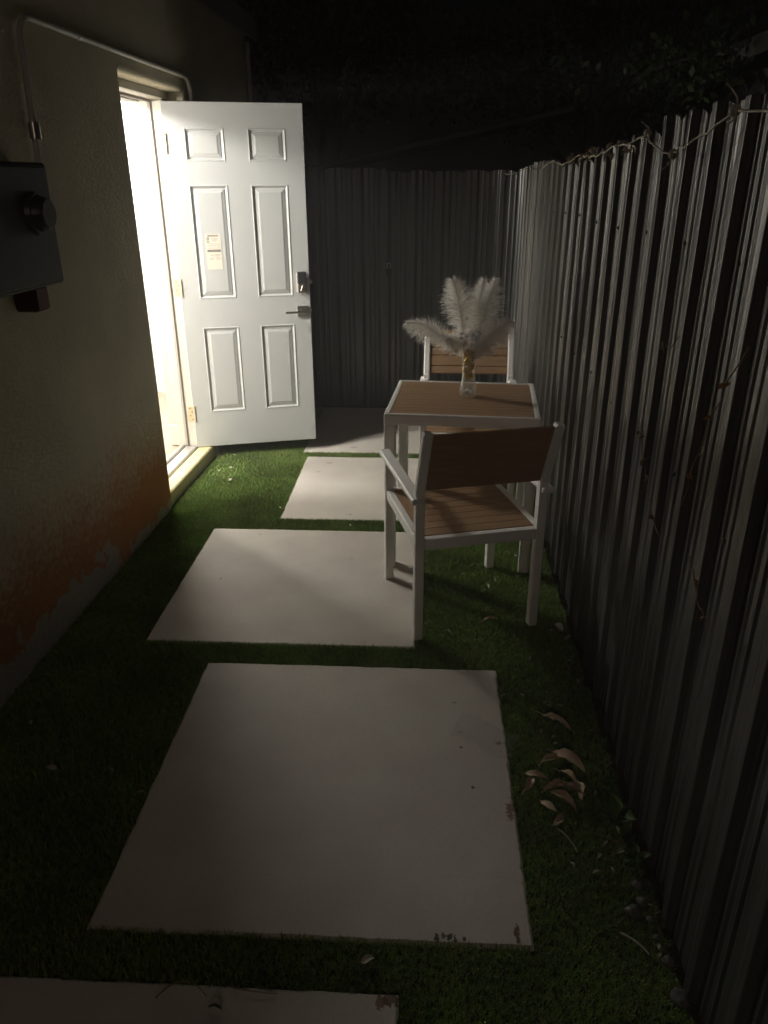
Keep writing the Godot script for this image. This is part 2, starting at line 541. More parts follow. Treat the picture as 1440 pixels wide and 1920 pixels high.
func house():
	var H := base("house", Vector3(wall_x(-3.9), 0, -3.9), -0.034)
	tag(H, "stuccoed house with a lit doorway and its white panelled door standing open", "house")
	var stucco := mat(Color.WHITE, 0.9)
	stucco.albedo_texture = wall_texture()
	stucco.normal_enabled = true
	stucco.normal_texture = normal_tex(71, 0.2, 4.0, 1024)
	stucco.normal_scale = 0.12
	M.stucco = stucco
	var top := 2.16
	var st := new_st()
	# wall nearer than the doorway: face, rounded arris, reveal
	var near := [[0.0, -5.0], [0.0, -2.6], [0.0, -0.9], [0.0, -0.02], [-0.004, -0.008], [-0.012, -0.002], [-0.022, 0.0], [-0.103, 0.0]]
	wall_piece(st, near, -0.05, 2.19)
	wall_piece(st, [[0.0, -5.0], [0.0, -2.6], [0.0, -0.9], [0.0, 0.0]], 2.19, 2.66)
	var far := [[-0.103, 0.9], [-0.022, 0.9], [-0.012, 0.902], [-0.004, 0.908], [0.0, 0.92], [0.0, 2.4]]
	wall_piece(st, far, -0.05, 2.19)
	wall_piece(st, [[0.0, 0.92], [0.0, 2.4]], 2.19, 2.66)
	# above the doorway
	var rows := []
	var uvs := []
	for q in [[-0.103, top], [-0.03, top], [-0.014, top + 0.003], [-0.004, top + 0.012], [0.0, top + 0.03], [0.0, 2.66]]:
		var line := []
		var lu := []
		for k in 7:
			var u := 0.92 * k / 6.0
			line.append(Vector3(q[0], q[1], -u + (0.0)))
			lu.append(Vector2((u + 5.0) / 8.0, 1.0 - q[1] / 2.7))
		rows.append(line)
		uvs.append(lu)
	sheet(st, rows, false, uvs)
	# end wall beyond the far corner
	wall_piece(st, [[0.0, 2.4], [-0.02, 2.42], [-1.2, 2.42], [-3.6, 2.42]], -0.05, 2.66)
	wall_piece(st, [[-3.6, -5.0], [-1.2, -5.0], [0.0, -5.0]], -0.05, 2.66)
	st.generate_tangents()
	build("wall", st, stucco, H)
	# roof edge and flat roof
	st = new_st()
	cbox(st, Vector3(-1.77, 2.71, 1.3), Vector3(3.66, 0.10, 7.5), 0.006)
	build("roof", st, mat(lin(0.1, 0.095, 0.09), 0.9), H)
	st = new_st()
	cbox(st, Vector3(0.075, 2.69, 1.3), Vector3(0.02, 0.14, 7.5), 0.004)
	build("fascia", st, mat(lin(0.22, 0.2, 0.17), 0.7), H)
	# ---- inside: room with thick walls; the drywall return runs from the frame to x -0.30
	st = new_st()
	cbox(st, Vector3(-0.27, 1.375, -0.885), Vector3(0.066, 2.59, 0.05), 0.004)
	cbox(st, Vector3(-0.203, 1.33, -1.66), Vector3(0.2, 2.68, 1.5), 0.0)
	cbox(st, Vector3(-0.203, 1.33, 2.47), Vector3(0.2, 2.68, 5.0), 0.0)
	cbox(st, Vector3(-0.272, 2.38, -0.435), Vector3(0.068, 0.545, 0.79), 0.0)
	cbox(st, Vector3(-0.170, 2.404, -0.435), Vector3(0.134, 0.47, 0.79), 0.0)
	cbox(st, Vector3(-1.8, 1.33, -2.35), Vector3(3.0, 2.68, 0.1), 0.0)
	cbox(st, Vector3(-1.8, 1.33, 1.9), Vector3(3.0, 2.68, 0.1), 0.0)
	cbox(st, Vector3(-3.3, 1.33, -0.2), Vector3(0.1, 2.68, 4.3), 0.0)
	build("inner_wall", st, M.plaster, H)
	st = new_st()
	cbox(st, Vector3(-1.78, 2.53, -0.2), Vector3(2.96, 0.06, 4.2), 0.0)
	build("ceiling", st, M.ceiling, H)
	# floorboards inside
	var k := 0
	var z := 0.5
	while z > -1.3:
		var b := put("floorboard", box_mesh(Vector3(1.7, 0.02, 0.117), 0.0015), M.floorboard, H)
		b.position = Vector3(-1.085, 0.06 + 0.0004 * (k % 3), z)
		z -= 0.12
		k += 1
	st = new_st()
	cbox(st, Vector3(-1.7, 0.03, -0.2), Vector3(3.1, 0.03, 4.3), 0.0)
	build("floor", st, M.floorboard, H)
	st = new_st()
	cbox(st, Vector3(-0.27, 0.145, -0.854), Vector3(0.07, 0.145, 0.014), 0.005)
	build("baseboard", st, M.trim, H)
	# ---- frame
	var F := Node3D.new()
	F.name = "door_frame"
	H.add_child(F, true)
	st = new_st()
	cbox(st, Vector3(-0.170, 1.11, -0.8355), Vector3(0.135, 2.06, 0.035), 0.003)
	build("jamb", st, M.trim, F)
	st = new_st()
	cbox(st, Vector3(-0.170, 1.11, -0.003), Vector3(0.135, 2.06, 0.035), 0.003)
	build("jamb", st, M.trim, F)
	st = new_st()
	cbox(st, Vector3(-0.171, 2.135, -0.42), Vector3(0.133, 0.035, 0.80), 0.003)
	build("head", st, M.trim, F)
	st = new_st()
	cbox(st, Vector3(-0.1035, 2.139, -0.43), Vector3(0.02, 0.04, 0.94), 0.003)
	build("brick_mould", st, M.trim, F)
	for zz in [-0.876, 0.03]:
		st = new_st()
		cbox(st, Vector3(-0.1105, 1.1, zz), Vector3(0.02, 2.03, 0.044), 0.003)
		build("brick_mould", st, M.trim, F)
	var weather := mat(lin(0.34, 0.31, 0.28), 0.7)
	st = new_st()
	cbox(st, Vector3(-0.178, 1.11, -0.812), Vector3(0.02, 2.04, 0.013), 0.003)
	build("stop", st, weather, F)
	st = new_st()
	cbox(st, Vector3(-0.178, 2.111, -0.42), Vector3(0.02, 0.014, 0.78), 0.003)
	build("stop", st, weather, F)
	# hinge leaves on the jamb
	for y in [1.895, 1.10, 0.305]:
		st = new_st()
		cbox(st, Vector3(-0.128, y, -0.817), Vector3(0.044, 0.105, 0.004), 0.001)
		tube(st, [Vector3(-0.102, y - 0.052, -0.813), Vector3(-0.102, y + 0.052, -0.813)], 0.0065, -1.0, 10)
		var hg := build("hinge", st, M.brass, F)
		hg.set_meta("label", "pale brass butt hinge on the jamb")
	for y in [1.895, 1.10, 0.305]:
		for q in [[-0.134, 0.036], [-0.122, 0.014], [-0.134, -0.012], [-0.122, -0.036]]:
			var scr := Vector3(q[0], y + q[1], -0.8148)
			st = new_st()
			tube(st, [scr, scr + Vector3(0, 0, 0.0012)], 0.0045, -1.0, 8)
			build("hinge_screw", st, M.dark_steel, F)
	st = new_st()
	cbox(st, Vector3(-0.13, 0.9, -0.8175), Vector3(0.03, 0.09, 0.002), 0.0008)
	build("jamb_label", st, mat(lin(0.5, 0.47, 0.42), 0.6), F)
	# threshold
	st = new_st()
	cbox(st, Vector3(-0.150, 0.062, -0.41), Vector3(0.075, 0.05, 0.80), 0.006)
	build("threshold", st, M.alu, H)
	st = new_st()
	cbox(st, Vector3(-0.205, 0.074, -0.41), Vector3(0.034, 0.05, 0.80), 0.008)
	build("threshold_ridge", st, mat(lin(0.3, 0.27, 0.24), 0.5), H)
	st = new_st()
	cbox(st, Vector3(-0.262, 0.064, -0.41), Vector3(0.078, 0.03, 0.80), 0.008)
	build("threshold_board", st, M.floorboard, H)
	# yellow painted step in the reveal
	var yel := grain_tex(256, 256, 81, 0.03, 0.018, Color(0.5, 0.4, 0.18), Color(0.6, 0.52, 0.29), Color(0.46, 0.43, 0.36), 0.012)
	st = new_st()
	cbox(st, Vector3(-0.066, 0.022, -0.45), Vector3(0.09, 0.105, 0.896), 0.008)
	var stepo := build("door_step", st, tri_mat(yel, 2.0, 0.7), H)
	stepo.set_meta("label", "worn yellow painted step below the threshold")
	door(H)

func door(H: Node3D):
	var W := 0.792
	var T := 2.027
	var st := new_st()
	var us := [0.0, 0.14 * W, 0.423 * W, 0.592 * W, 0.87 * W, W]
	var vs := [0.0, 0.232, 0.777, 0.951, 1.598, 1.723, 1.898, T]
	var ctr := Vector3(W * 0.5, T * 0.5, -0.022)
	for i in 5:
		for j in 7:
			if (i == 1 or i == 3) and (j == 1 or j == 3 or j == 5): continue
			quad_out(st, Vector3(us[i], vs[j], 0), Vector3(us[i + 1], vs[j], 0), Vector3(us[i + 1], vs[j + 1], 0), Vector3(us[i], vs[j + 1], 0), ctr)
	# back and edges, with a small arris
	var e := 0.0025
	quad_out(st, Vector3(0, 0, -0.044), Vector3(W, 0, -0.044), Vector3(W, T, -0.044), Vector3(0, T, -0.044), ctr)
	var ring := [Vector2(0, 0), Vector2(W, 0), Vector2(W, T), Vector2(0, T)]
	for k in 4:
		var a: Vector2 = ring[k]
		var b: Vector2 = ring[(k + 1) % 4]
		var oa := a + Vector2(-e if a.x < 0.1 else e, -e if a.y < 0.1 else e)
		var ob := b + Vector2(-e if b.x < 0.1 else e, -e if b.y < 0.1 else e)
		quad_out(st, Vector3(a.x, a.y, 0), Vector3(b.x, b.y, 0), Vector3(ob.x, ob.y, -e), Vector3(oa.x, oa.y, -e), ctr)
		quad_out(st, Vector3(oa.x, oa.y, -e), Vector3(ob.x, ob.y, -e), Vector3(ob.x, ob.y, -0.0415), Vector3(oa.x, oa.y, -0.0415), ctr)
		quad_out(st, Vector3(oa.x, oa.y, -0.0415), Vector3(ob.x, ob.y, -0.0415), Vector3(b.x, b.y, -0.044), Vector3(a.x, a.y, -0.044), ctr)
	var D := build("door", st, M.door, H)
	D.set_meta("label", "white six-panel steel door swung open")
	D.position = Vector3(-0.1106, 0.08, -0.81)
	D.rotation.y = 0.305
	# moulded panels
	for i in [1, 3]:
		for j in [1, 3, 5]:
			st = new_st()
			var c2 := Vector2((us[i] + us[i + 1]) * 0.5, (vs[j] + vs[j + 1]) * 0.5)
			var hs := Vector2(us[i + 1] - us[i], vs[j + 1] - vs[j]) * 0.5
			var prof := [[0.0, 0.0], [0.002, 0.0022], [0.006, 0.0028], [0.009, 0.0], [0.013, -0.0075], [0.017, -0.009], [0.022, -0.0085], [0.026, -0.005], [0.034, -0.0035], [0.042, -0.0005], [0.044, 0.0]]
			for k in prof.size() - 1:
				var h0: Vector2 = hs - Vector2.ONE * prof[k][0]
				var h1: Vector2 = hs - Vector2.ONE * prof[k + 1][0]
				for q in 4:
					var s0: Vector2 = [Vector2(-1, -1), Vector2(1, -1), Vector2(1, 1), Vector2(-1, 1)][q]
					var s1: Vector2 = [Vector2(-1, -1), Vector2(1, -1), Vector2(1, 1), Vector2(-1, 1)][(q + 1) % 4]
					quad_out(st, Vector3(c2.x + s0.x * h0.x, c2.y + s0.y * h0.y, prof[k][1]), Vector3(c2.x + s1.x * h0.x, c2.y + s1.y * h0.y, prof[k][1]), Vector3(c2.x + s1.x * h1.x, c2.y + s1.y * h1.y, prof[k + 1][1]), Vector3(c2.x + s0.x * h1.x, c2.y + s0.y * h1.y, prof[k + 1][1]), Vector3(c2.x, c2.y, -1.0))
			var h9 := hs - Vector2.ONE * 0.044
			quad_out(st, Vector3(c2.x - h9.x, c2.y - h9.y, 0), Vector3(c2.x + h9.x, c2.y - h9.y, 0), Vector3(c2.x + h9.x, c2.y + h9.y, 0), Vector3(c2.x - h9.x, c2.y + h9.y, 0), Vector3(c2.x, c2.y, -1.0))
			build("panel", st, M.door, D)
	# printed sticker: grey blocks and lines of small print, too small to read
	var im := Image.create(128, 224, false, Image.FORMAT_RGB8)
	im.fill(Color(0.86, 0.82, 0.77))
	var ink := Color(0.42, 0.41, 0.39)
	im.fill_rect(Rect2i(20, 6, 90, 11), Color(0.55, 0.54, 0.5))
	im.fill_rect(Rect2i(12, 22, 20, 6), ink)
	im.fill_rect(Rect2i(12, 22, 5, 20), ink)
	im.fill_rect(Rect2i(27, 22, 5, 12), ink)
	im.fill_rect(Rect2i(12, 34, 20, 5), ink)
	im.fill_rect(Rect2i(12, 46, 20, 8), ink)
	var r := RandomNumberGenerator.new()
	r.seed = 9
	for row in [[40, 24, 106], [54, 34, 100], [54, 42, 92], [26, 60, 112], [20, 72, 118], [16, 86, 116], [30, 132, 60], [66, 128, 116], [66, 136, 110], [28, 150, 60], [80, 148, 118], [30, 158, 56], [76, 156, 112]]:
		var x: int = row[0]
		while x < row[2]:
			var wd := r.randi_range(3, 10)
			im.fill_rect(Rect2i(x, row[1], mini(wd, row[2] - x), 4), Color(0.6, 0.57, 0.53))
			x += wd + r.randi_range(1, 3)
	im.fill_rect(Rect2i(10, 98, 112, 15), Color(0.45, 0.44, 0.43))
	im.fill_rect(Rect2i(24, 101, 8, 9), Color(0.36, 0.35, 0.33))
	im.fill_rect(Rect2i(48, 104, 40, 3), Color(0.6, 0.58, 0.56))
	var sm := mat(Color.WHITE, 0.5)
	sm.albedo_texture = ImageTexture.create_from_image(im)
	st = new_st()
	var a0 := Vector2(0.222 * W, 1.124)
	var a1 := Vector2(0.337 * W, 1.328)
	for q in [[0, 0], [1, 1], [1, 0], [0, 0], [0, 1], [1, 1]]:
		st.set_normal(Vector3(0, 0, 1))
		st.set_uv(Vector2(q[0], 1 - q[1]))
		st.add_vertex(Vector3(lerpf(a0.x, a1.x, q[0]), lerpf(a0.y, a1.y, q[1]), 0.0012))
	build("sticker", st, sm, D).set_meta("label", "small printed paper sticker on the door panel")
	# keypad deadbolt: body, dark cover, thumb turn
	st = new_st()
	cbox(st, Vector3(0.936 * W, 1.032, 0.014), Vector3(0.066, 0.128, 0.028), 0.01)
	var K := build("deadbolt", st, M.nickel, D)
	K.set_meta("label", "nickel deadbolt with a dark keypad cover")
	st = new_st()
	cbox(st, Vector3(0.936 * W + 0.002, 1.064, 0.028), Vector3(0.058, 0.072, 0.012), 0.005)
	build("keypad_cover", st, M.black_plastic, D)
	st = new_st()
	var tx := Transform3D(Basis(Vector3(0, 0, 1), -0.35), Vector3(0.936 * W, 1.0, 0.036))
	cbox(st, Vector3.ZERO, Vector3(0.011, 0.04, 0.016), 0.003, tx)
	build("thumb_turn", st, M.nickel, D)
	st = new_st()
	cbox(st, Vector3(0.935 * W, 0.856, 0.005), Vector3(0.066, 0.066, 0.01), 0.002)
	build("rosette", st, M.nickel, D)
	st = new_st()
	tube(st, [Vector3(0.935 * W, 0.858, 0.005), Vector3(0.935 * W, 0.858, 0.052)], 0.011, -1.0, 14)
	cbox(st, Vector3(0.935 * W - 0.05, 0.856, 0.052), Vector3(0.124, 0.014, 0.012), 0.003)
	build("lever_handle", st, M.nickel, D)
	# latch plates on the free edge
	st = new_st()
	cbox(st, Vector3(W + 0.0025, 1.032, -0.022), Vector3(0.002, 0.056, 0.026), 0.0006)
	cbox(st, Vector3(W + 0.012, 1.032, -0.022), Vector3(0.02, 0.022, 0.013), 0.002)
	build("deadbolt_latch", st, M.nickel, D)
	st = new_st()
	cbox(st, Vector3(W + 0.0025, 0.856, -0.022), Vector3(0.002, 0.056, 0.026), 0.0006)
	cbox(st, Vector3(W + 0.007, 0.856, -0.022), Vector3(0.01, 0.02, 0.012), 0.003)
	build("spring_latch", st, M.nickel, D)

func ceiling_lamp():
	room_lamp(lamp_at, 0.125, 5.8, 0.0, "round white flush ceiling lamp lit just inside the doorway")
	room_lamp(Vector3(-2.15, 2.43, -5.45), 0.26, 4.6, 0.0, "wide round ceiling lamp lit in the far corner of the room")
	room_lamp(Vector3(-2.75, 2.43, -5.1), 0.16, 3.9, 0.0, "round ceiling lamp lit between the doorway and the far corner of the room")
	room_lamp(Vector3(-2.95, 2.43, -2.95), 0.18, 6.8, 0.4, "round pendant lamp lit at the street end of the room")

func room_lamp(at: Vector3, rad: float, energy: float, drop: float, label: String):
	var L := base("ceiling_lamp", at + Vector3(0, 0.07 - drop, 0))
	tag(L, label, "lamp")
	var st := new_st()
	if drop > 0.0:
		tube(st, [Vector3(0, 0, 0), Vector3(0, drop, 0)], 0.008, -1.0, 8)
		build("rod", st, M.white_metal, L)
		st = new_st()
	lathe(st, [Vector2(0.0, 0.0), Vector2(rad, 0.0), Vector2(rad, -0.03), Vector2(rad - 0.015, -0.035)])
	build("lamp_base", st, M.white_metal, L)
	st = new_st()
	lathe(st, [Vector2(rad - 0.015, -0.034), Vector2(rad * 0.8, -0.046), Vector2(rad * 0.5, -0.054), Vector2(0.0, -0.056)])
	var m := mat(lin(0.9, 0.88, 0.8), 0.4)
	m.emission_enabled = true
	m.emission = Color(1.0, 0.96, 0.89)
	m.emission_energy_multiplier = 4.0
	build("lamp_diffuser", st, m, L)
	var li := OmniLight3D.new()
	li.name = "lamp_light"
	li.light_color = Color(1.0, 0.985, 0.95)
	li.light_energy = energy
	li.light_size = rad * 0.75
	li.omni_range = 30.0
	li.omni_attenuation = 2.0
	li.shadow_enabled = true
	li.position = Vector3(0, -0.06 - rad * 0.8, 0)
	L.add_child(li)

# the lamp down the passage, behind the photographer: its warm light falls on whatever faces the street
func street_lamp():
	var S := base("street_lamp", Vector3(-0.6, -0.03, 6.0))
	tag(S, "tall street lamp lit at the open end of the passage", "lamp")
	var st := new_st()
	tube(st, [Vector3(0, 0, 0), Vector3(0, 1.5, 0), Vector3(0, 3.75, 0)], 0.06, 0.04, 12)
	build("lamp_post", st, M.dark_steel, S)
	st = new_st()
	lathe(st, [Vector2(0.0, 4.22), Vector2(0.12, 4.2), Vector2(0.24, 4.1)], Vector3.ZERO, 20)
	build("lamp_cap", st, M.dark_steel, S)
	st = new_st()
	lathe(st, [Vector2(0.0, 4.09), Vector2(0.18, 4.06), Vector2(0.21, 3.95), Vector2(0.17, 3.82), Vector2(0.0, 3.76)], Vector3.ZERO, 20)
	var m := mat(lin(0.8, 0.72, 0.6), 0.5)
	m.emission_enabled = true
	m.emission = Color(1.0, 0.8, 0.66)
	m.emission_energy_multiplier = 2.0
	build("lamp_globe", st, m, S)
	var li := OmniLight3D.new()
	li.name = "lamp_light"
	li.light_color = Color(1.0, 0.9, 0.82)
	li.light_energy = 1.9
	li.light_size = 0.2
	li.omni_range = 40.0
	li.omni_attenuation = 2.0
	li.shadow_enabled = true
	li.position = Vector3(0, 3.94, -0.45)
	S.add_child(li)

# ---------------------------------------------------------------- corrugated metal fences
func rib_depth(s: float) -> float:
	# narrow raised ribs; flat pans between them with two fine stiffening lines
	var p := fposmod(s, RIB)
	var d := 0.018 * (smoothstep(0.026, 0.05, p) - smoothstep(0.078, 0.088, p))
	d += 0.0045 * (smoothstep(0.112, 0.117, p) - smoothstep(0.122, 0.127, p))
	d += 0.0045 * (smoothstep(0.148, 0.153, p) - smoothstep(0.158, 0.163, p))
	return d

func fence_sheet(variant: int, H: float, width: float) -> Mesh:
	var st := new_st()
	var nb := fnoise(600 + variant, 1.0, 3)
	var r := RandomNumberGenerator.new()
	r.seed = 60 + variant
	var cols := int(width / RIB * 40)
	var bump := []
	for k in 12: bump.append(r.randf_range(-0.012, 0.006))
	var rows := []
	var nr := 22
	for i in nr + 1:
		var f := float(i) / nr
		var line := []
		for j in cols + 1:
			var s := width * j / cols
			var d := rib_depth(s)
			var p := fposmod(s, RIB)
			var rib := int(s / RIB)
			# cut top: each rib ends in a rounded tongue, a little bent
			var dx := minf(absf(p - 0.06), absf(p - 0.06 - RIB)) / 0.095
			var topy: float = H + bump[rib] - 0.024 * clampf(pow(dx, 4.0), 0.0, 1.0)
			var y := topy * f
			var wob := nb.get_noise_3d(s * 3.0, y * 0.5, 0) * 0.006 + nb.get_noise_3d(s * 14.0, y * 0.8, 9) * 0.0014
			if f > 0.9: d += (f - 0.9) * 10.0 * nb.get_noise_2d(rib * 7.3, 3.0) * 0.012
			line.append(Vector3(s, y, d + wob))
		rows.append(line)
	sheet(st, rows, false)
	return st.commit()

func fence(called_label: String, origin: Vector3, turn: float, length: float, H: float, first: float, sheets: Array):
	var F := base("corrugated_fence", origin, turn)
	tag(F, called_label, "fence")
	var n := int(ceil(length / (RIB * 5)))
	for k in n:
		var o := put("metal_sheet", sheets[k % sheets.size()], M.metal, F)
		o.position = Vector3(k * RIB * 5, -0.02, 0.003 * (k % 2))
		var along := (k + 0.5) * RIB * 5 / length
		o.scale.y = (1.0 + first * smoothstep(0.25, 0.62, along)) * rng.randf_range(0.997, 1.003)
	# rails and posts on the far side, screws through the valleys
	for y in [0.35, 1.0, 1.55]:
		var st := new_st()
		cbox(st, Vector3(length * 0.5, y, -0.035), Vector3(length, 0.05, 0.03), 0.003)
		build("rail", st, M.dark_steel, F)
	var p := 0.4
	while p < length:
		var st := new_st()
		cbox(st, Vector3(p, 0.85, -0.075), Vector3(0.05, 1.74, 0.05), 0.003)
		build("post", st, M.dark_steel, F)
		p += 2.4
	var sc := new_st()
	tube(sc, [Vector3(0, 0, 0), Vector3(0, 0, 0.006)], 0.007, 0.005, 6)
	var sm := sc.commit()
	var kk := 0
	var s := 0.137
	while s < length:
		for y in [1.0, 1.55]:
			if (kk + int(y * 2)) % 2 == 0:
				var o := put("screw", sm, M.dark_steel, F)
				o.position = Vector3(s, y + rng.randf_range(-0.01, 0.01), 0.004)
		kk += 1
		s += RIB
	return F

func fences():
	var sh := [fence_sheet(0, 1.80, RIB * 5 + 0.012), fence_sheet(1, 1.81, RIB * 5 + 0.012), fence_sheet(2, 1.79, RIB * 5 + 0.012)]
	# along the right side: local x runs from the far corner towards the camera, ribs face the house
	# direction of local x = (cos, 0, -sin); here it points to +z
	var a := Vector3(0.668, 0, -6.06)
	var b := Vector3(0.632, 0, 1.2)
	var d := (b - a).normalized()
	var t := atan2(-d.z, d.x)
	fence("dark corrugated metal fence running along the path beside the table", a, t + 0.0, (b - a).length(), 1.8, 0.036, sh)
	var f2 := Vector3(-1.33, 0, -6.09)
	var back: Node3D = fence("dark corrugated metal fence closing the end of the yard behind the door", f2, 0.0, 1.85, 1.8, 0.0, [sh[1], sh[2], sh[0]])
	back.scale.x = 1.085

# ---------------------------------------------------------------- things in the dark beyond
func tree(at: Vector3, hgt: float, crown_r: float, n_leaf: int, sd: int, label: String):
	var T := base("leafy_tree", at)
	tag(T, label, "tree", "")
	var r := RandomNumberGenerator.new()
	r.seed = sd
	var st := new_st()
	var top := Vector3(r.randf_range(-0.2, 0.2), hgt * 0.62, r.randf_range(-0.2, 0.2))
	tube(st, bez(Vector3.ZERO, Vector3(0.15, hgt * 0.3, 0.1), top, 8), 0.16, 0.07, 10)
	var tips := []
	for k in 16:
		var a := TAU * k / 16.0 + r.randf_range(-0.2, 0.2)
		var start := top * r.randf_range(0.55, 1.0)
		var tip := Vector3(cos(a) * crown_r * r.randf_range(0.5, 1.0), hgt * r.randf_range(0.55, 1.0), sin(a) * crown_r * r.randf_range(0.5, 1.0))
		tube(st, bez(start, start.lerp(tip, 0.5) + Vector3(0, 0.25, 0), tip, 6), 0.05, 0.008, 6)
		for q in [0.45, 0.7, 0.85, 1.0]: tips.append(start.lerp(tip, q) + Vector3(0, 0.2 * (1.0 - q), 0))
	build("trunk", st, M.bark, T)
	st = new_st()
	for k in n_leaf:
		var c: Vector3 = tips[r.randi() % tips.size()]
		var p := c + Vector3(r.randfn(0, 0.2), r.randfn(0, 0.17), r.randfn(0, 0.2))
		var dir := Vector3(r.randfn(), r.randfn() - 0.5, r.randfn()).normalized()
		var sd2 := dir.cross(Vector3(r.randfn(), r.randfn(), r.randfn())).normalized()
		var L := r.randf_range(0.05, 0.1)
		var n := dir.cross(sd2).normalized()
		var g := r.randf_range(0.6, 1.3)
		for v in [p, p + dir * L * 0.5 + sd2 * L * 0.25, p + dir * L, p, p + dir * L, p + dir * L * 0.5 - sd2 * L * 0.25]:
			st.set_normal(n)
			st.set_color(Color(0.07 * g, 0.1 * g, 0.035 * g))
			st.add_vertex(v)
	var m := mat(Color.WHITE, 0.5)
	m.vertex_color_use_as_albedo = true
	m.cull_mode = BaseMaterial3D.CULL_DISABLED
	build("crown", st, m, T).set_meta("kind", "stuff")

func beyond_the_fences():
	tree(Vector3(1.5, -0.03, -8.3), 4.2, 1.5, 9000, 11, "dark leafy tree rising behind the corner of the metal fences")
	tree(Vector3(-1.2, -0.03, -9.0), 5.0, 1.6, 8000, 12, "dark leafy tree standing behind the fence near the house corner")
	# neighbour's house beyond the right fence: wall, pitched roof with rafters' fascia
	var N := base("neighbour_house", Vector3(3.2, -0.03, -7.0))
	tag(N, "dark neighbouring house with a pitched roof beyond the metal fence", "house")
	var st := new_st()
	cbox(st, Vector3(2.0, 1.35, 0), Vector3(4.0, 2.7, 9.0), 0.01)
	build("wall", st, mat(lin(0.3, 0.28, 0.25), 0.9), N)
	st = new_st()
	for s in [0, 1]:
		var e := -0.55 if s == 0 else 4.55
		quad_out(st, Vector3(e, 2.78, -4.8), Vector3(e, 2.78, 4.8), Vector3(2.0, 3.9, 4.8), Vector3(2.0, 3.9, -4.8), Vector3(2, 0, 0))
		quad_out(st, Vector3(e, 2.68, -4.8), Vector3(e, 2.68, 4.8), Vector3(2.0, 3.8, 4.8), Vector3(2.0, 3.8, -4.8), Vector3(2, 9, 0))
		for zz in [-4.8, 4.8]:
			quad_out(st, Vector3(e, 2.78, zz), Vector3(e, 2.68, zz), Vector3(2.0, 3.8, zz), Vector3(2.0, 3.9, zz), Vector3(2, 3, 0))
	build("roof", st, mat(lin(0.16, 0.14, 0.12), 0.85), N)
	st = new_st()
	cbox(st, Vector3(-0.565, 2.72, 0), Vector3(0.02, 0.15, 9.6), 0.004)
	build("fascia", st, mat(lin(0.4, 0.38, 0.33), 0.7), N)
	st = new_st()
	cbox(st, Vector3(-0.01, 1.5, 1.0), Vector3(0.05, 1.0, 0.9), 0.006)
	build("window_frame", st, mat(lin(0.4, 0.38, 0.34), 0.6), N)
	# low shed roof behind the back fence
	var S := base("garden_shed", Vector3(-0.9, -0.03, -7.9))
	tag(S, "low dark shed with a sloping roof behind the back fence", "shed")
	st = new_st()
	cbox(st, Vector3(0.9, 0.9, 0), Vector3(2.1, 1.8, 0.9), 0.01)
	build("wall", st, mat(lin(0.12, 0.1, 0.08), 0.9), S)
	st = new_st()
	var rf := Transform3D(Basis(Vector3(0, 0, 1), 0.2), Vector3(0.9, 2.03, 0))
	cbox(st, Vector3.ZERO, Vector3(2.5, 0.04, 1.2), 0.004, rf)
	build("roof", st, mat(lin(0.12, 0.115, 0.11), 0.6, 0.3), S)
	# a far lamp, seen as a point
	var far := base("distant_lamp", Vector3(-2.35, 2.9, -42.0))
	tag(far, "tiny far lamp glowing above the back fence", "lamp")
	st = new_st()
	lathe(st, [Vector2(0.0, 0.05), Vector2(0.07, 0.03), Vector2(0.09, 0.0), Vector2(0.07, -0.03), Vector2(0, -0.05)], Vector3.ZERO, 12)
	var m := mat(lin(0.8, 0.75, 0.65), 0.5)
	m.emission_enabled = true
	m.emission = Color(1.0, 0.95, 0.85)
	m.emission_energy_multiplier = 1.0
	build("lamp_globe", st, m, far)
	st = new_st()
	tube(st, [Vector3(0, -2.93, 0), Vector3(0, -0.05, 0)], 0.04, 0.03, 8)
	build("lamp_post", st, M.dark_steel, far)
	var li := OmniLight3D.new()
	li.name = "lamp_light"
	li.light_color = Color(1.0, 0.95, 0.85)
	li.light_energy = 0.02
	li.light_size = 0.05
	li.omni_range = 30.0
	li.omni_attenuation = 2.0
	li.shadow_enabled = true
	li.position = Vector3(0, 0.15, 0.2)
	far.add_child(li)

# ---------------------------------------------------------------- table and chairs
func plank_mesh(L: float, w: float, t: float, g := 0.0016) -> Mesh:
	# board along x: upper face chamfered to a V groove, lower edges tight
	var st := new_st()
	var hw := w * 0.5
	var prof := [Vector2(-hw, -t), Vector2(hw, -t), Vector2(hw, -g), Vector2(hw - g, 0), Vector2(-hw + g, 0), Vector2(-hw, -g)]
	var c := Vector3(0, -t * 0.5, 0)
	for k in prof.size():
		var a: Vector2 = prof[k]
		var b: Vector2 = prof[(k + 1) % prof.size()]
		quad_out(st, Vector3(-L / 2, a.y, a.x), Vector3(L / 2, a.y, a.x), Vector3(L / 2, b.y, b.x), Vector3(-L / 2, b.y, b.x), c)
	for e in [-L / 2, L / 2]:
		for k in range(1, prof.size() - 1):
			tri_out(st, Vector3(e, prof[0].y, prof[0].x), Vector3(e, prof[k].y, prof[k].x), Vector3(e, prof[k + 1].y, prof[k + 1].x), c)
	return st.commit()

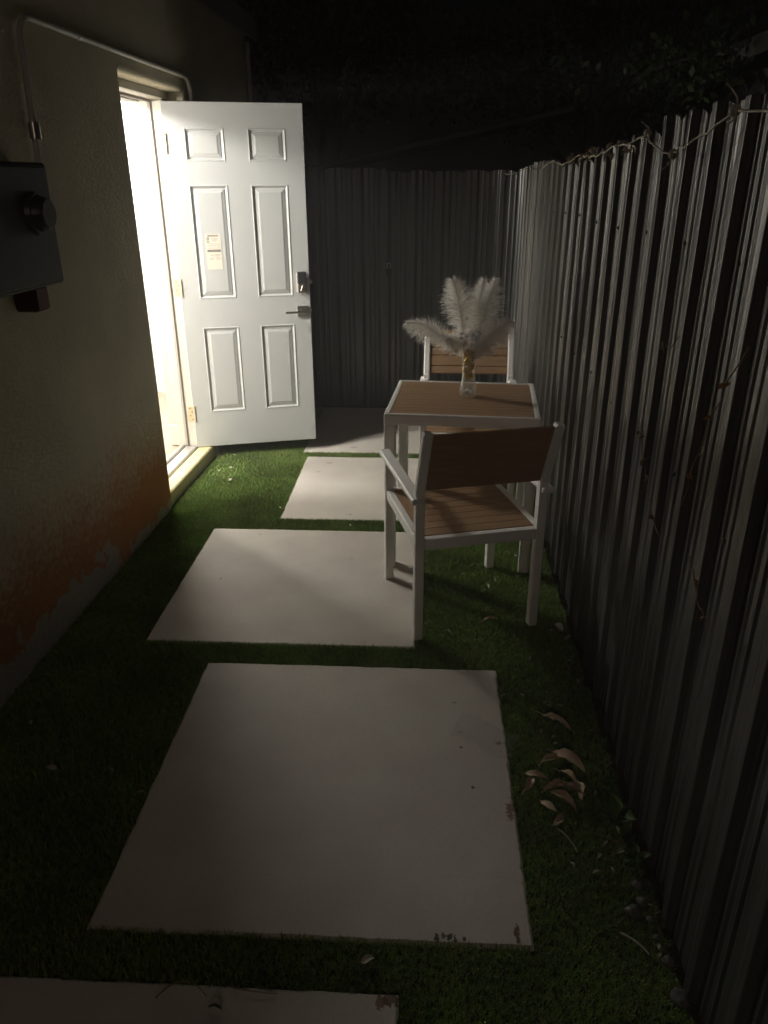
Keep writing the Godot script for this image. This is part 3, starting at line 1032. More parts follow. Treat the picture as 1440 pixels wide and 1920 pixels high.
func make_chair() -> Node3D:
	var C := base("patio_armchair", Vector3.ZERO)
	var hw := 0.245
	var hd := 0.262
	var m: Material = M.white_metal
	for s in [-1, 1]:
		var st := new_st()
		cbox(st, Vector3(s * hw, 0.305, -hd), Vector3(0.036, 0.61, 0.036), 0.004)
		build("leg", st, m, C)
		# rear leg runs up into the leaning back post
		st = new_st()
		cbox(st, Vector3(s * hw, 0.325, hd), Vector3(0.036, 0.65, 0.038), 0.004)
		var lean := Transform3D(Basis(Vector3(1, 0, 0), 0.36), Vector3(s * hw, 0.637, hd))
		cbox(st, Vector3(0, 0.138, 0.0), Vector3(0.0362, 0.282, 0.034), 0.006, lean)
		build("leg", st, m, C)
		# arm
		st = new_st()
		cbox(st, Vector3(s * (hw + 0.012), 0.611, 0.002), Vector3(0.048, 0.024, 2 * hd + 0.07), 0.005)
		build("armrest", st, m, C)
		st = new_st()
		cbox(st, Vector3(s * (hw - 0.001), 0.425, 0), Vector3(0.03, 0.045, 2 * hd - 0.04), 0.003)
		build("seat_rail", st, m, C)
	for zz in [-hd, hd]:
		var st := new_st()
		cbox(st, Vector3(0, 0.424, zz), Vector3(2 * hw - 0.038, 0.046, 0.034), 0.003)
		build("seat_rail", st, m, C)
	# seat boards
	var n := 8
	var pitch := (2 * hd - 0.038) / n
	var pm := plank_mesh(2 * hw - 0.034, pitch - 0.0012, 0.014)
	for k in n:
		var o := put("seat_board", pm, M.wood if k % 3 else M.wood_b, C)
		o.position = Vector3(0, 0.448, -hd + 0.019 + pitch * (k + 0.5))
	# back boards, narrow and wide in turn, grooved face to the sitter
	var lean2 := Transform3D(Basis(Vector3(1, 0, 0), 0.36), Vector3(0, 0.637, hd))
	var widths := [0.044, 0.062, 0.044, 0.062, 0.044]
	var y := 0.012
	for k in widths.size():
		var w: float = widths[k]
		var o := put("back_board", plank_mesh(2 * hw - 0.038, w - 0.001, 0.014, 0.0045), M.wood_b if k % 2 else M.wood, C)
		var q := Transform3D(Basis(Vector3(1, 0, 0), -PI / 2), Vector3(0, y + w / 2, -0.008))
		o.transform = lean2 * q
		y += w
	return C

func table_and_chairs():
	# table
	var T := base("patio_table", Vector3(0.1865, 0, -3.519), -0.075)
	tag(T, "square patio table with white metal frame and brown slatted top", "table")
	var hx := 0.343
	var hz := 0.315
	for sx in [-1, 1]:
		for sz in [-1, 1]:
			var st := new_st()
			cbox(st, Vector3(sx * (hx - 0.026), 0.352, sz * (hz - 0.026)), Vector3(0.05, 0.704, 0.05), 0.004)
			build("leg", st, M.white_metal, T)
	for s in [-1, 1]:
		var st := new_st()
		cbox(st, Vector3(0, 0.729, s * (hz - 0.013)), Vector3(2 * hx, 0.05, 0.026), 0.005)
		build("apron", st, M.white_metal, T)
		st = new_st()
		cbox(st, Vector3(s * (hx - 0.0133), 0.729, 0), Vector3(0.0258, 0.0498, 2 * hz - 0.054), 0.005)
		build("apron", st, M.white_metal, T)
	var n := 12
	var pitch := (2 * hz - 0.054) / n
	var pm := plank_mesh(2 * hx - 0.055, pitch - 0.0012, 0.016)
	for k in n:
		var o := put("top_board", pm, M.wood if (k * 5) % 3 else M.wood_b, T)
		o.position = Vector3(0, 0.7525 + rng.randf_range(-0.0004, 0.0004), -hz + 0.027 + pitch * (k + 0.5))
	# chairs
	var c1 := make_chair()
	c1.position = Vector3(0.155, 0, -2.926)
	c1.rotation.y = 0.268
	tag(c1, "white framed patio armchair seen from behind, its seat pushed up to the table", "chair", "patio armchairs at the table")
	var c2: Node3D = c1.duplicate()
	c2.name = numbered("patio_armchair")
	add_child(c2)
	c2.position = Vector3(0.248, 0, -4.18)
	c2.rotation.y = PI - 0.03
	tag(c2, "white framed patio armchair on the far side of the table, behind the feather vase", "chair", "patio armchairs at the table")

# ---------------------------------------------------------------- vase, ribbon, feathers, glitter
func feather(root: Vector3, ctrl: Vector3, tip: Vector3, wide: float, sd: int, label: String):
	var F := base("ostrich_feather", root)
	tag(F, label, "feather", "white feathers standing in the vase")
	var r := RandomNumberGenerator.new()
	r.seed = sd
	var pts := bez(Vector3.ZERO, ctrl - root, tip - root, 24)
	var st := new_st()
	tube(st, pts, 0.0021, 0.0007, 6)
	build("shaft", st, M.feather_shaft, F)
	st = new_st()
	var n := 420
	# plane of the vane: mostly across the view of someone at the table, turned a little
	var lean := Vector3(r.randf_range(-0.3, 0.3), 0.0, 1.0).normalized()
	for k in n:
		var t := 0.22 + 0.78 * pow(float(k) / n, 0.95)
		var f := t * 24.0
		var i := mini(int(f), 23)
		var p: Vector3 = pts[i].lerp(pts[i + 1], f - i)
		var d: Vector3 = (pts[i + 1] - pts[i]).normalized()
		var across := d.cross(lean).normalized()
		for s in [-1, 1]:
			var taper := sqrt(clampf((1.0 - t) / 0.35, 0.0, 1.0))
			var L := wide * (0.12 + 0.95 * sin(PI * clampf((t - 0.08) / 1.1, 0, 1)) * lerpf(0.35, 1.0, taper)) * r.randf_range(0.6, 1.12)
			var out: Vector3 = (across * s * r.randf_range(0.7, 1.0) + d * (r.randf_range(0.5, 0.95) + 1.3 * (1.0 - taper)) + lean * r.randfn(0, 0.42)).normalized()
			var droop: Vector3 = Vector3(0, -1, 0) * L * r.randf_range(0.1, 0.5) + lean * r.randfn(0, 0.2) * L
			var prev := p
			var w := 0.0012
			var wd: Vector3 = d
			for q in 4:
				var g := float(q + 1) / 4.0
				var nx: Vector3 = p + out * L * g + droop * g * g
				var w0 := w * (1.0 - 0.75 * float(q) / 4.0)
				var w1 := w * (1.0 - 0.75 * g)
				var nn := (nx - prev).cross(wd).normalized()
				for v in [prev - wd * w0, prev + wd * w0, nx - wd * w1, prev + wd * w0, nx + wd * w1, nx - wd * w1]:
					st.set_normal(nn)
					st.add_vertex(v)
				prev = nx
	build("vane", st, M.feather, F).set_meta("kind", "stuff")

func vase_and_feathers():
	M.feather = mat(lin(0.95, 0.945, 0.93), 0.8)
	M.feather.cull_mode = BaseMaterial3D.CULL_DISABLED
	M.feather.backlight_enabled = true
	M.feather.backlight = lin(0.8, 0.78, 0.74)
	M.feather_shaft = mat(lin(0.78, 0.74, 0.64), 0.5)
	var ytop := 0.7545
	var at := Vector3(0.206, ytop, -3.552)
	var V := base("glass_vase", at)
	tag(V, "clear glass vase holding gold ribbon and white feathers on the table", "vase")
	var g := mat(Color(0.92, 0.95, 0.93, 0.13), 0.03)
	g.transparency = BaseMaterial3D.TRANSPARENCY_ALPHA
	g.metallic_specular = 0.7
	var st := new_st()
	lathe(st, [Vector2(0.0, 0.001), Vector2(0.036, 0.001), Vector2(0.040, 0.008), Vector2(0.041, 0.03), Vector2(0.037, 0.06), Vector2(0.032, 0.09), Vector2(0.031, 0.12), Vector2(0.033, 0.16), Vector2(0.037, 0.2), Vector2(0.041, 0.226), Vector2(0.0395, 0.228), Vector2(0.0385, 0.226), Vector2(0.0345, 0.2), Vector2(0.0305, 0.16), Vector2(0.0285, 0.12), Vector2(0.0295, 0.09), Vector2(0.0345, 0.06), Vector2(0.0385, 0.03), Vector2(0.036, 0.016), Vector2(0.0, 0.014)], Vector3.ZERO, 40)
	build("glass_body", st, g, V)
	# gold ribbon wound inside
	var gold := mat(lin(0.8, 0.55, 0.1), 0.25, 0.7)
	gold.cull_mode = BaseMaterial3D.CULL_DISABLED
	var B := base("gold_ribbon", at)
	tag(B, "crinkled gold foil ribbon wound inside the glass vase", "ribbon")
	for q in 3:
		st = new_st()
		var rows := []
		for k in 70:
			var t := k / 69.0
			var a := t * TAU * (2.2 + q * 0.5) * (1 if q % 2 == 0 else -1) + q * 2.1
			var rad := 0.015 + 0.012 * absf(sin(t * 9.0 + q * 1.7))
			var y := lerpf(0.085, 0.215, t) + 0.006 * sin(t * 23.0 + q)
			var c := Vector3(cos(a) * rad, y, sin(a) * rad)
			var tw := t * 14.0 + q
			var up := Vector3(cos(a) * sin(tw) * 0.5, 1.0, sin(a) * sin(tw) * 0.5).normalized()
			rows.append([c - up * 0.011, c + Vector3(cos(a), 0, sin(a)) * 0.001, c + up * 0.011])
		sheet(st, rows)
		build("ribbon_coil", st, gold, B)
	st = new_st()
	tube(st, bez(Vector3(-0.022, 0.1, 0.012), Vector3(-0.028, 0.16, 0.02), Vector3(-0.03, 0.245, 0.01), 10), 0.003, 0.0015, 6)
	build("ribbon_end", st, gold, B)
	# clear marbles of light in the foot: a few glass beads
	var gl := mat(lin(0.75, 0.77, 0.78), 0.06, 0.6)
	var bi := 0
	for p in [Vector3(0.012, 0.0245, 0.018), Vector3(-0.014, 0.0245, 0.012), Vector3(0.002, 0.0245, -0.016)]:
		var bead := SphereMesh.new()
		bead.radius = 0.0095
		bead.height = 0.019
		bead.radial_segments = 14
		bead.rings = 8
		var o := put("glass_bead", bead, gl)
		o.position = at + p
		tag(o, "shiny bead lying in the foot of the glass vase", "bead", "beads in the vase foot")
	# feathers
	var neck := at + Vector3(0, 0.12, 0)
	feather(neck + Vector3(-0.012, 0, 0.004), Vector3(0.17, 1.16, -3.55), Vector3(0.118, 1.285, -3.57), 0.098, 41, "tall white feather standing upright beside the drooping one in the vase")
	feather(neck + Vector3(0.008, 0, 0.006), Vector3(0.225, 1.14, -3.56), Vector3(0.256, 1.285, -3.585), 0.078, 42, "white feather in the vase between the two tallest ones")
	feather(neck + Vector3(0.012, 0, -0.004), Vector3(0.26, 1.13, -3.55), Vector3(0.306, 1.288, -3.55), 0.088, 43, "tall white feather leaning towards the metal fence")
	feather(neck + Vector3(-0.01, 0, 0.01), Vector3(0.10, 1.09, -3.53), Vector3(-0.088, 1.108, -3.50), 0.075, 44, "white feather drooping from the vase towards the open door")
	feather(neck + Vector3(0.014, 0, 0.008), Vector3(0.26, 1.05, -3.53), Vector3(0.384, 1.112, -3.51), 0.085, 45, "short white feather drooping from the vase towards the fence")
	feather(neck + Vector3(-0.004, 0, -0.01), Vector3(0.16, 1.03, -3.6), Vector3(0.10, 1.03, -3.52), 0.06, 46, "small white feather tuft lying over the vase rim")
	feather(neck + Vector3(0.01, 0, 0.01), Vector3(0.24, 1.02, -3.56), Vector3(0.29, 1.0, -3.49), 0.06, 47, "small white feather tuft hanging on the fence side of the vase rim")
	# glitter spray: silver faceted balls on wires
	var G := base("glitter_spray", at + Vector3(0, 0.1, 0))
	tag(G, "spray of small silver glitter balls among the feathers", "ornament")
	var sil := mat(lin(0.78, 0.8, 0.86), 0.18, 0.25)
	var r := RandomNumberGenerator.new()
	r.seed = 77
	for k in 16:
		var e := Vector3(r.randf_range(-0.045, 0.05), r.randf_range(0.14, 0.22), r.randf_range(0.0, 0.05))
		st = new_st()
		tube(st, bez(Vector3(e.x * 0.2, 0, e.z * 0.2), Vector3(e.x * 0.25, e.y * 0.6, e.z * 0.3), e, 6), 0.0009, 0.0007, 5)
		build("wire", st, sil, G)
		var b := SphereMesh.new()
		b.radius = r.randf_range(0.007, 0.013)
		b.height = b.radius * 2
		b.radial_segments = 7
		b.rings = 4
		st = new_st()
		st.append_from(b, 0, Transform3D(Basis(Vector3(1, 2, 0.5).normalized(), r.randf() * 6.0), e))
		var arr := st.commit_to_arrays()
		var vv: PackedVector3Array = arr[Mesh.ARRAY_VERTEX]
		var ix: PackedInt32Array = arr[Mesh.ARRAY_INDEX]
		var fs := new_st()
		for q in range(0, ix.size(), 3):
			tri_out(fs, vv[ix[q]], vv[ix[q + 1]], vv[ix[q + 2]], e)
		build("glitter_ball", fs, sil, G)

# ---------------------------------------------------------------- boxes and pipes on the house wall
func wl(u: float, y: float, out: float) -> Vector3:   # point on the wall: u along it beyond the doorway, out of it
	return Vector3(wall_x(-3.9), 0, -3.9) + Vector3(0.034, 0, -1).normalized() * u + Vector3(1, 0, 0.034).normalized() * out + Vector3(0, y, 0)

func wall_fittings():
	# electric meter cabinet
	var B := base("meter_cabinet", wl(-1.26, 1.36, 0.002), -0.034)
	tag(B, "dark grey electric meter cabinet mounted on the house wall", "meter box")
	var st := new_st()
	cbox(st, Vector3(0.06, 0.2, 0.06), Vector3(0.12, 0.4, 0.52), 0.008)
	build("cabinet", st, M.dark_steel, B)
	st = new_st()
	cbox(st, Vector3(0.1235, 0.2, 0.06), Vector3(0.006, 0.37, 0.48), 0.002)
	build("cover", st, mat(lin(0.075, 0.08, 0.085), 0.45, 0.3), B)
	st = new_st()
	tube(st, [Vector3(0.12, 0.24, -0.06), Vector3(0.145, 0.24, -0.06)], 0.072, 0.068, 28)
	build("meter_ring", st, mat(lin(0.12, 0.125, 0.13), 0.35, 0.6), B)
	st = new_st()
	tube(st, [Vector3(0.145, 0.24, -0.06), Vector3(0.168, 0.24, -0.06), Vector3(0.178, 0.24, -0.06)], 0.06, 0.045, 28)
	build("meter_glass", st, M.meter_glass, B)
	st = new_st()
	cbox(st, Vector3(0.045, 0.2, -0.25), Vector3(0.03, 0.024, 0.10), 0.003)
	build("latch", st, M.dark_steel, B)
	# small dark red junction box below
	var J := base("junction_box", wl(-1.17, 1.27, 0.002), -0.034)
	tag(J, "small maroon junction box below the meter cabinet", "junction box")
	st = new_st()
	cbox(st, Vector3(0.04, 0.045, 0.0), Vector3(0.08, 0.084, 0.09), 0.006)
	build("case", st, M.maroon, J)
	st = new_st()
	cbox(st, Vector3(0.082, 0.045, 0.0), Vector3(0.005, 0.074, 0.08), 0.002)
	build("lid", st, M.maroon, J)
	# pale conduit running from the cabinet up, along over the door and down beyond it
	var P := base("conduit_pipe", wl(-0.93, 1.76, 0.03), 0.0)
	tag(P, "pale conduit pipe running along the wall above the door", "pipe")
	var o := P.position
	st = new_st()
	var path := [wl(-0.93, 1.76, 0.03), wl(-0.9, 2.1, 0.026)]
	path.append_array(bez(wl(-0.9, 2.15, 0.024), wl(-0.88, 2.235, 0.022), wl(-0.8, 2.235, 0.02), 6))
	path.append_array([wl(0.0, 2.235, 0.02), wl(0.80, 2.235, 0.02)])
	path.append_array(bez(wl(0.86, 2.235, 0.02), wl(0.955, 2.234, 0.02), wl(0.965, 2.14, 0.02), 7))
	path.append_array([wl(0.965, 1.4, 0.02), wl(0.965, 0.3, 0.02)])
	for k in path.size(): path[k] = path[k] - o
	tube(st, path, 0.0125, 0.0125, 12)
	build("pipe", st, M.pvc, P)
	for u in [-0.42, 0.42]:
		st = new_st()
		var c := wl(u, 2.235, 0.02) - o
		tube(st, [c - Vector3(0, 0, 0.012), c + Vector3(0, 0, 0.012)], 0.0155, -1.0, 12)
		build("clamp", st, M.alu, P)
	st = new_st()
	tube(st, [wl(-0.92, 1.84, 0.03) - o, wl(-0.917, 1.895, 0.03) - o], 0.02, -1.0, 12)
	build("coupling", st, M.nickel, P)
	# downspout at the far corner
	var D := base("downspout", wl(2.33, 0.0, 0.0), 0.0)
	tag(D, "thin downspout on the far corner of the house", "pipe")
	st = new_st()
	var q0 := wl(2.33, 0.0, 0.0)
	tube(st, [wl(2.33, 0.02, 0.03) - q0, wl(2.33, 1.4, 0.03) - q0, wl(2.33, 2.6, 0.03) - q0], 0.02, -1.0, 12)
	build("pipe", st, mat(lin(0.3, 0.29, 0.26), 0.5), D)

# ---------------------------------------------------------------- cable, vine, padlock on the fences
func fence_dressing():
	var nz := fnoise(91, 1.5, 2)
	# cable: from behind the camera along the top, sagging between ties
	var knots := [Vector3(0.60, 1.83, -0.9), Vector3(0.595, 1.822, -1.70), Vector3(0.59, 1.755, -2.06), Vector3(0.60, 1.815, -2.36), Vector3(0.605, 1.80, -2.75), Vector3(0.61, 1.79, -3.4), Vector3(0.62, 1.785, -4.2), Vector3(0.63, 1.775, -5.2), Vector3(0.55, 1.74, -6.0)]
	var C := base("fence_cable", knots[0])
	tag(C, "thin pale cable strung along the top of the side fence", "cable")
	var pts := []
	for k in knots.size() - 1:
		var a: Vector3 = knots[k]
		var b: Vector3 = knots[k + 1]
		var n := 10
		for i in n:
			var t := float(i) / n
			var p := a.lerp(b, t) + Vector3(-0.012 * sin(PI * t), -0.03 * sin(PI * t) * (b - a).length(), 0)
			p += Vector3(nz.get_noise_2d(p.z * 9.0, 1) * 0.005, nz.get_noise_2d(p.z * 9.0, 5) * 0.008, 0)
			pts.append(p - knots[0])
	pts.append(knots[knots.size() - 1] - knots[0])
	var st := new_st()
	tube(st, pts, 0.0024, -1.0, 7)
	build("wire", st, M.cable, C)
	# dried seed tufts / cloth ties where the cable is tied
	var labels := ["pale knotted tie hanging from the fence cable", "pale knotted tie wrapped over the fence top"]
	var ties := [[knots[1], 0.05, 1], [knots[2], 0.035, 0], [knots[3], 0.03, 1]]
	for q in ties:
		var T := base("cable_tie", q[0])
		tag(T, labels[q[2]], "tie", "ties on the fence cable")
		var up := 1.0 if q[2] == 1 else -1.0
		st = new_st()
		lathe(st, [Vector2(0.0, -0.014), Vector2(0.009, -0.009), Vector2(0.012, 0.0), Vector2(0.008, 0.009), Vector2(0.0, 0.012)], Vector3.ZERO, 10)
		build("knot", st, M.leaf_pale, T)
		for e in 2:
			st = new_st()
			var rows := []
			for k in 7:
				var t := k / 6.0
				var c := Vector3(-0.004 + 0.01 * sin(t * 4.0 + e), -up * 0 + (up * q[1] * t if e == 0 else -q[1] * 0.7 * t), (-0.035 if e == 0 else 0.012) * t)
				var w := 0.007 * (1.0 - 0.6 * t)
				rows.append([c + Vector3(0, 0, -w), c + Vector3(-0.003, 0, 0), c + Vector3(0, 0, w)])
			sheet(st, rows)
			build("tie_end", st, M.leaf_pale, T)
	# ivy scraps clinging along the top
	var r := RandomNumberGenerator.new()
	r.seed = 19
	for k in 5:
		var c := Vector3(0.622, 1.795, -2.5 - k * 0.28 - r.randf_range(0, 0.12))
		var I := base("dry_creeper", c)
		tag(I, "dry creeper scrap caught on the top edge of the side fence", "creeper", "dry creeper on the fence top")
		for q in 6:
			var lf := leaf_mesh(r.randf_range(0.025, 0.045), 0.4, r.randi())
			var o := put("leaf", lf, M.leaf_pale if q % 2 else M.leaf_tan, I)
			o.position = Vector3(-0.01, r.randf_range(-0.03, 0.012), r.randf_range(-0.06, 0.06))
			o.rotation = Vector3(r.randf_range(-1, 1), r.randf() * TAU, r.randf_range(-1.4, 1.4))
	# dead vine on the near part of the fence
	var strands := [[Vector3(0.585, 1.42, -1.42), Vector3(0.58, 1.2, -1.56), Vector3(0.59, 1.03, -1.62), "dead vine strand with orange leaves climbing the side fence"],
		[Vector3(0.585, 1.15, -2.0), Vector3(0.58, 0.98, -1.96), Vector3(0.59, 0.86, -1.7), "dead vine strand bending down the side fence below the orange leaves"],
		[Vector3(0.585, 0.94, -1.52), Vector3(0.58, 0.9, -1.43), Vector3(0.585, 0.86, -1.36), "short vine twig with one orange leaf low on the side fence"],
		[Vector3(0.6, 1.32, -1.98), Vector3(0.585, 1.3, -1.9), Vector3(0.59, 1.36, -1.8), "thin bare vine twig crossing the ribs of the side fence"]]
	for q in strands.size():
		var s: Array = strands[q]
		var Vn := base("dry_vine", s[0])
		tag(Vn, s[3], "vine")
		st = new_st()
		var pp := bez(Vector3.ZERO, s[1] - s[0], s[2] - s[0], 14)
		for k in pp.size(): pp[k] += Vector3(0, nz.get_noise_2d(k * 0.7, q * 9) * 0.02, nz.get_noise_2d(k * 0.7, q * 5 + 3) * 0.02)
		tube(st, pp, 0.0018, 0.0009, 5)
		build("stem", st, M.twig, Vn)
		if q == 3: continue
		for k in ([3, 6, 8, 11] if q < 2 else [6, 13]):
			var o := put("leaf", leaf_mesh(r.randf_range(0.016, 0.03), 0.45, r.randi()), M.leaf_orange if k != 8 else M.leaf_pale, Vn)
			o.position = pp[k]
			o.rotation = Vector3(r.randf_range(-1, 1), r.randf() * TAU, -1.2 + r.randf_range(-0.5, 0.5))
	# hasp and padlock on the back fence
	var P := base("padlock", Vector3(-0.29, 1.055, -6.045))
	tag(P, "small metal padlock hanging on the back fence", "padlock")
	st = new_st()
	cbox(st, Vector3(0, 0, 0), Vector3(0.045, 0.05, 0.02), 0.004)
	build("lock_body", st, M.dark_steel, P)
	st = new_st()
	var arc := [Vector3(-0.014, 0.024, 0)]
	for k in 9: arc.append(Vector3(-0.014 * cos(PI * k / 8.0), 0.05 + 0.014 * sin(PI * k / 8.0), 0))
	arc.append(Vector3(0.014, 0.024, 0))
	tube(st, arc, 0.0035, -1.0, 8)
	build("shackle", st, M.nickel, P)
	st = new_st()
	cbox(st, Vector3(0, 0.07, -0.014), Vector3(0.03, 0.06, 0.012), 0.002)
	build("hasp", st, M.dark_steel, P)

# ---------------------------------------------------------------- leaves and litter on the ground
func leaf_mesh(L: float, ratio: float, sd: int) -> Mesh:
	var r := RandomNumberGenerator.new()
	r.seed = sd
	var st := new_st()
	var rows := []
	var curl := r.randf_range(0.5, 1.5)
	var twist := r.randf_range(-0.9, 0.9)
	var arch := r.randf_range(0.03, 0.16)
	var bend := r.randf_range(-0.5, 0.5)
	for i in 9:
		var t := i / 8.0
		var w := L * ratio * 0.5 * pow(sin(PI * clampf(t * 0.94 + 0.04, 0, 1)), 0.8)
		var line := []
		for j in 5:
			var s := (j - 2) / 2.0
			var up := absf(s) * w * curl * 0.7 + r.randf_range(-0.035, 0.035) * L
			var side := s * w / (0.6 + 0.4 * curl) + r.randf_range(-0.02, 0.02) * L
			var tw := twist * (t - 0.5) * 2.0
			line.append(Vector3((t - 0.5) * L, maxf(up * cos(tw) + side * sin(tw) + sin(t * PI) * L * arch, -0.004), side * cos(tw) - up * sin(tw) + bend * L * t * t * 0.6))
		rows.append(line)
	sheet(st, rows)
	var stem := [Vector3(-0.5 * L, 0, 0), Vector3(-0.62 * L, 0.01 * L, 0.02 * L), Vector3(-0.75 * L, 0.0, 0.06 * L)]
	tube(st, stem, L * 0.018, L * 0.012, 5, false)
	return st.commit()

func litter():
	var r := RandomNumberGenerator.new()
	r.seed = 23
	for m in [M.leaf_brown, M.leaf_tan, M.leaf_pale, M.leaf_orange, M.weed]:
		m.cull_mode = BaseMaterial3D.CULL_DISABLED
	# heap of curled brown leaves by the slab
	var heap := [[0.42,-1.92,0.085],[0.48,-1.91,0.12],[0.36,-1.83,0.07],[0.34,-1.80,0.075],[0.42,-1.80,0.08],[0.46,-1.82,0.08],[0.49,-1.79,0.085],[0.45,-1.77,0.10],[0.44,-1.745,0.09],[0.38,-1.71,0.06],[0.41,-1.66,0.06]]
	var turns := [0.7, -0.75, -0.6, 0.9, 0.5, -1.0, -1.3, -0.2, -0.65, -1.1, 0.7]
	for k in heap.size():
		var q: Array = heap[k]
		var o := put("dry_leaf", leaf_mesh(q[2], 0.32, 300 + k), M.leaf_tan if k % 3 == 0 else M.leaf_brown)
		o.position = Vector3(q[0], 0.012 + (0.008 if k in [5, 7] else 0.0), q[1])
		o.rotation = Vector3(r.randf_range(-0.3, 0.3), turns[k], r.randf_range(-0.12, 0.12))
		var what := "brown dry leaf piled in the middle of the leaf heap beside the slab"
		if k == 0: what = "broad brown leaf lying tip to tip with the longest leaf of the heap"
		elif k == 1: what = "longest curved brown leaf of the heap on the turf beside the slab"
		elif k == 2 or k == 3: what = "small brown leaf of the pair lying between the leaf heap and the slab"
		elif k == 9: what = "short oval brown leaf lying apart beneath the leaf heap"
		elif k == 10: what = "folded brown leaf lying beside the short tan twig"
		tag(o, what, "leaf", "dry leaves heaped beside the slab")
	for q in [[0.29, -2.74, 0.07, 0.4, "curled orange brown leaf on the turf under the near chair"], [0.46, -2.09, 0.11, -0.9, "long narrow tan leaf on the turf above the leaf heap"]]:
		var o := put("dry_leaf", leaf_mesh(q[2], 0.3, 340 + int(q[3] * 10)), M.leaf_tan)
		o.position = Vector3(q[0], 0.013, q[1])
		o.rotation.y = q[3]
		tag(o, q[4], "leaf")
	# pale shreds of leaf and paper on the turf
	var pale := [[0.57,-2.70],[0.42,-2.47],[0.30,-2.23],[0.37,-2.24],[0.11,-2.64],[0.28,-2.99],[0.30,-3.03],[0.34,-3.09],[0.46,-3.34],[0.05,-3.39],[0.20,-3.14],[0.57,-2.46],[0.59,-2.49],[0.57,-1.64],[0.56,-1.56],[0.52,-1.50],[0.48,-1.49],[-1.32,-2.01],[-1.27,-2.30],[-0.96,-1.80],[-1.15,-1.80],[-0.83,-1.71],[-1.30,-4.46],[-1.23,-4.51],[-1.19,-4.30],[-1.27,-4.75],[-0.80,-3.88],[-0.39,-3.66],[-0.15,-3.69],[-0.11,-1.21]]
	for k in 44:
		var zz := -1.25 - 2.3 * r.randf()
		pale.append([lerpf(0.34, 0.6, sqrt(r.randf())), zz])
	for k in pale.size():
		var big := 0.06 if k == 0 else (r.randf_range(0.018, 0.034) if k < 30 else r.randf_range(0.010, 0.026))
		var o := put("leaf_shred", leaf_mesh(big, r.randf_range(0.3, 0.6), 400 + k), M.leaf_pale)
		o.position = Vector3(pale[k][0], 0.011, pale[k][1])
		o.rotation = Vector3(r.randf_range(-0.4, 0.4), r.randf() * TAU, r.randf_range(-0.2, 0.2))
		if k == 0:
			tag(o, "large pale crumpled leaf at the foot of the fence by the chair", "leaf")
		elif pale[k][0] > 0.0:
			tag(o, "small pale leaf shred on the turf along the metal fence", "leaf", "pale shreds on the fence side")
		else:
			tag(o, "small pale leaf shred on the turf along the house wall", "leaf", "pale shreds on the house side")
	# pebbles at the fence foot
	var peb := [[0.58,-1.41,0.02],[0.58,-1.46,0.022],[0.55,-1.38,0.028],[0.59,-1.36,0.016],[0.60,-1.16,0.03],[0.59,-1.31,0.014],[0.60,-1.25,0.02],[0.60,-2.28,0.014],[0.59,-2.33,0.016],[0.585,-2.44,0.018],[0.60,-1.90,0.012]]
	for k in peb.size():
		var q: Array = peb[k]
		q[2] *= 0.7
		var nb := fnoise(700 + k, 28.0, 2)
		var st := new_st()
		var rows := []
		for i in 8:
			var line := []
			for j in 13:
				var th := lerpf(0.06, PI - 0.06, i / 7.0)
				var ph := TAU * j / 12.0
				var d := Vector3(sin(th) * cos(ph), -cos(th) * 0.6, sin(th) * sin(ph))
				var e: Vector3 = d * q[2] * (1.0 + 0.4 * nb.get_noise_3d(d.x * 0.03, d.y * 0.03, d.z * 0.03))
				line.append(e)
			rows.append(line)
		sheet(st, rows, true)
		var o := build("pebble", st, M.stone)
		o.position = Vector3(q[0], q[2] * 0.2, q[1])
		o.rotation.y = r.randf() * TAU
		tag(o, "largest grey pebble, last of the row at the fence foot" if k == 4 else "grey pebble at the foot of the metal side fence", "stone", "pebbles at the fence foot")
	# twigs
	for q in [[Vector3(0.50, 0.014, -1.31), Vector3(0.555, 0.016, -1.255), 0.0028, M.leaf_pale, "straight pale stick on the turf near the pebbles"],
			[Vector3(0.50, 0.012, -1.62), Vector3(0.60, 0.022, -1.54), 0.0014, M.twig, "thin bent twig beside the green weed"],
			[Vector3(0.38, 0.012, -2.74), Vector3(0.46, 0.014, -2.66), 0.0014, M.twig, "thin dark twig beside the chair leg"],
			[Vector3(0.40, 0.012, -1.63), Vector3(0.44, 0.014, -1.55), 0.0016, M.leaf_tan, "short tan twig below the leaf heap"]]:
		var st := new_st()
		var a: Vector3 = q[0]
		var b: Vector3 = q[1]
		tube(st, bez(Vector3.ZERO, (b - a) * 0.5 + Vector3(0.008, 0.004, -0.008), b - a, 8), q[2], q[2] * 0.6, 6)
		var o := build("twig", st, q[3])
		o.position = a
		tag(o, q[4], "twig")
	# strands of dry grass lying on the nearest slab
	for q in [[Vector3(-0.585, 0.003, -1.10), Vector3(-0.53, 0.035, -1.16), Vector3(-0.47, 0.003, -1.11), "curved dark grass strand arched on the slab edge"], [Vector3(-0.42, 0.003, -1.135), Vector3(-0.37, 0.012, -1.12), Vector3(-0.31, 0.003, -1.125), "dark grass strand lying flat on the slab edge"]]:
		var st := new_st()
		tube(st, bez(Vector3.ZERO, q[1] - q[0], q[2] - q[0], 10), 0.0022, 0.001, 5)
		var o := build("grass_strand", st, M.twig)
		o.position = q[0]
		tag(o, q[3], "grass")
	var pb := put("paper_scrap", leaf_mesh(0.035, 0.8, 481), M.leaf_pale)
	pb.position = Vector3(-0.445, 0.003, -1.09)
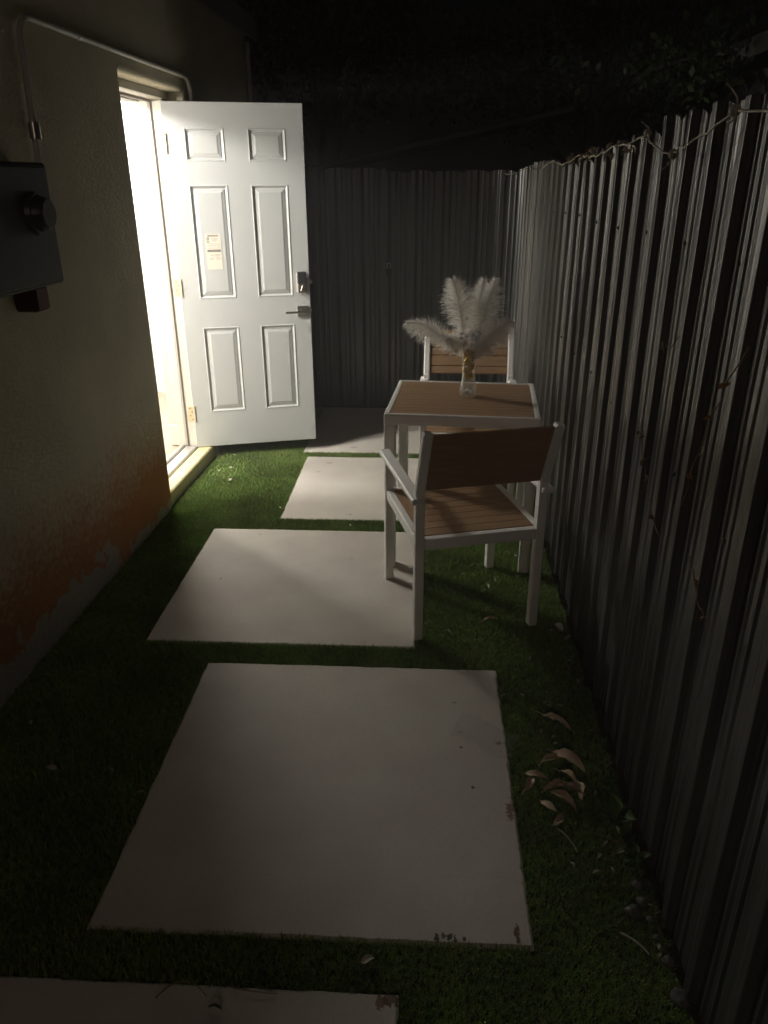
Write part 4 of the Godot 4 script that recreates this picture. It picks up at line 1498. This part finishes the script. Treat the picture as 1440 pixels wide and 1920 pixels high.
	tag(pb, "small white paper scrap on the slab between two grass strands", "paper")
	# green weeds at the fence foot
	for q in [[Vector3(0.59, -0.01, -1.66), 0.075, 7, "leafy green weed growing at the foot of the side fence"], [Vector3(0.60, -0.01, -1.52), 0.05, 5, "small yellowish weed beside the bent twig"], [Vector3(0.60, -0.01, -2.36), 0.03, 4, "tiny green weed among the pebbles by the fence"]]:
		var W := base("weed", q[0])
		tag(W, q[3], "weed")
		for k in q[2]:
			var a: float = TAU * k / q[2] + r.randf_range(-0.3, 0.3)
			var L: float = q[1] * r.randf_range(0.7, 1.1)
			var o := put("leaf", leaf_mesh(L, 0.55, 500 + k), M.weed, W)
			o.position = Vector3(cos(a) * L * 0.5 - 0.02, L * r.randf_range(0.4, 0.9), -sin(a) * L * 0.4)
			o.rotation = Vector3(r.randf_range(-0.3, 0.3), a, r.randf_range(0.4, 1.0))
		var st := new_st()
		tube(st, bez(Vector3.ZERO, Vector3(-0.005, q[1] * 0.4, 0), Vector3(-0.015, q[1] * 0.8, 0.004), 6), 0.002, 0.001, 5)
		build("stem", st, M.weed, W)
	# clear plastic film crumpled on the slab edge
	var film := mat(Color(0.85, 0.85, 0.85, 0.1), 0.3)
	film.transparency = BaseMaterial3D.TRANSPARENCY_ALPHA
	film.cull_mode = BaseMaterial3D.CULL_DISABLED
	film.metallic_specular = 0.5
	var nf := fnoise(88, 9.0, 4)
	var rows := []
	for i in 26:
		var line := []
		for j in 16:
			var x := (i - 12.5) * 0.0085
			var z := (j - 7.5) * 0.0085
			line.append(Vector3(x, 0.006 + 0.014 * absf(nf.get_noise_2d(x * 4.0, z * 4.0)) * 2.0 + 0.006 * absf(nf.get_noise_2d(x * 14.0, z * 14.0)), z + 0.02 * sin(x * 22.0)))
		rows.append(line)
	var fst := new_st()
	sheet(fst, rows, true)
	var fo := build("plastic_film", fst, film)
	fo.position = Vector3(0.22, 0.0, -2.02)
	fo.rotation.y = -0.35
	tag(fo, "crumpled clear plastic film lying on the slab edge", "wrapper")
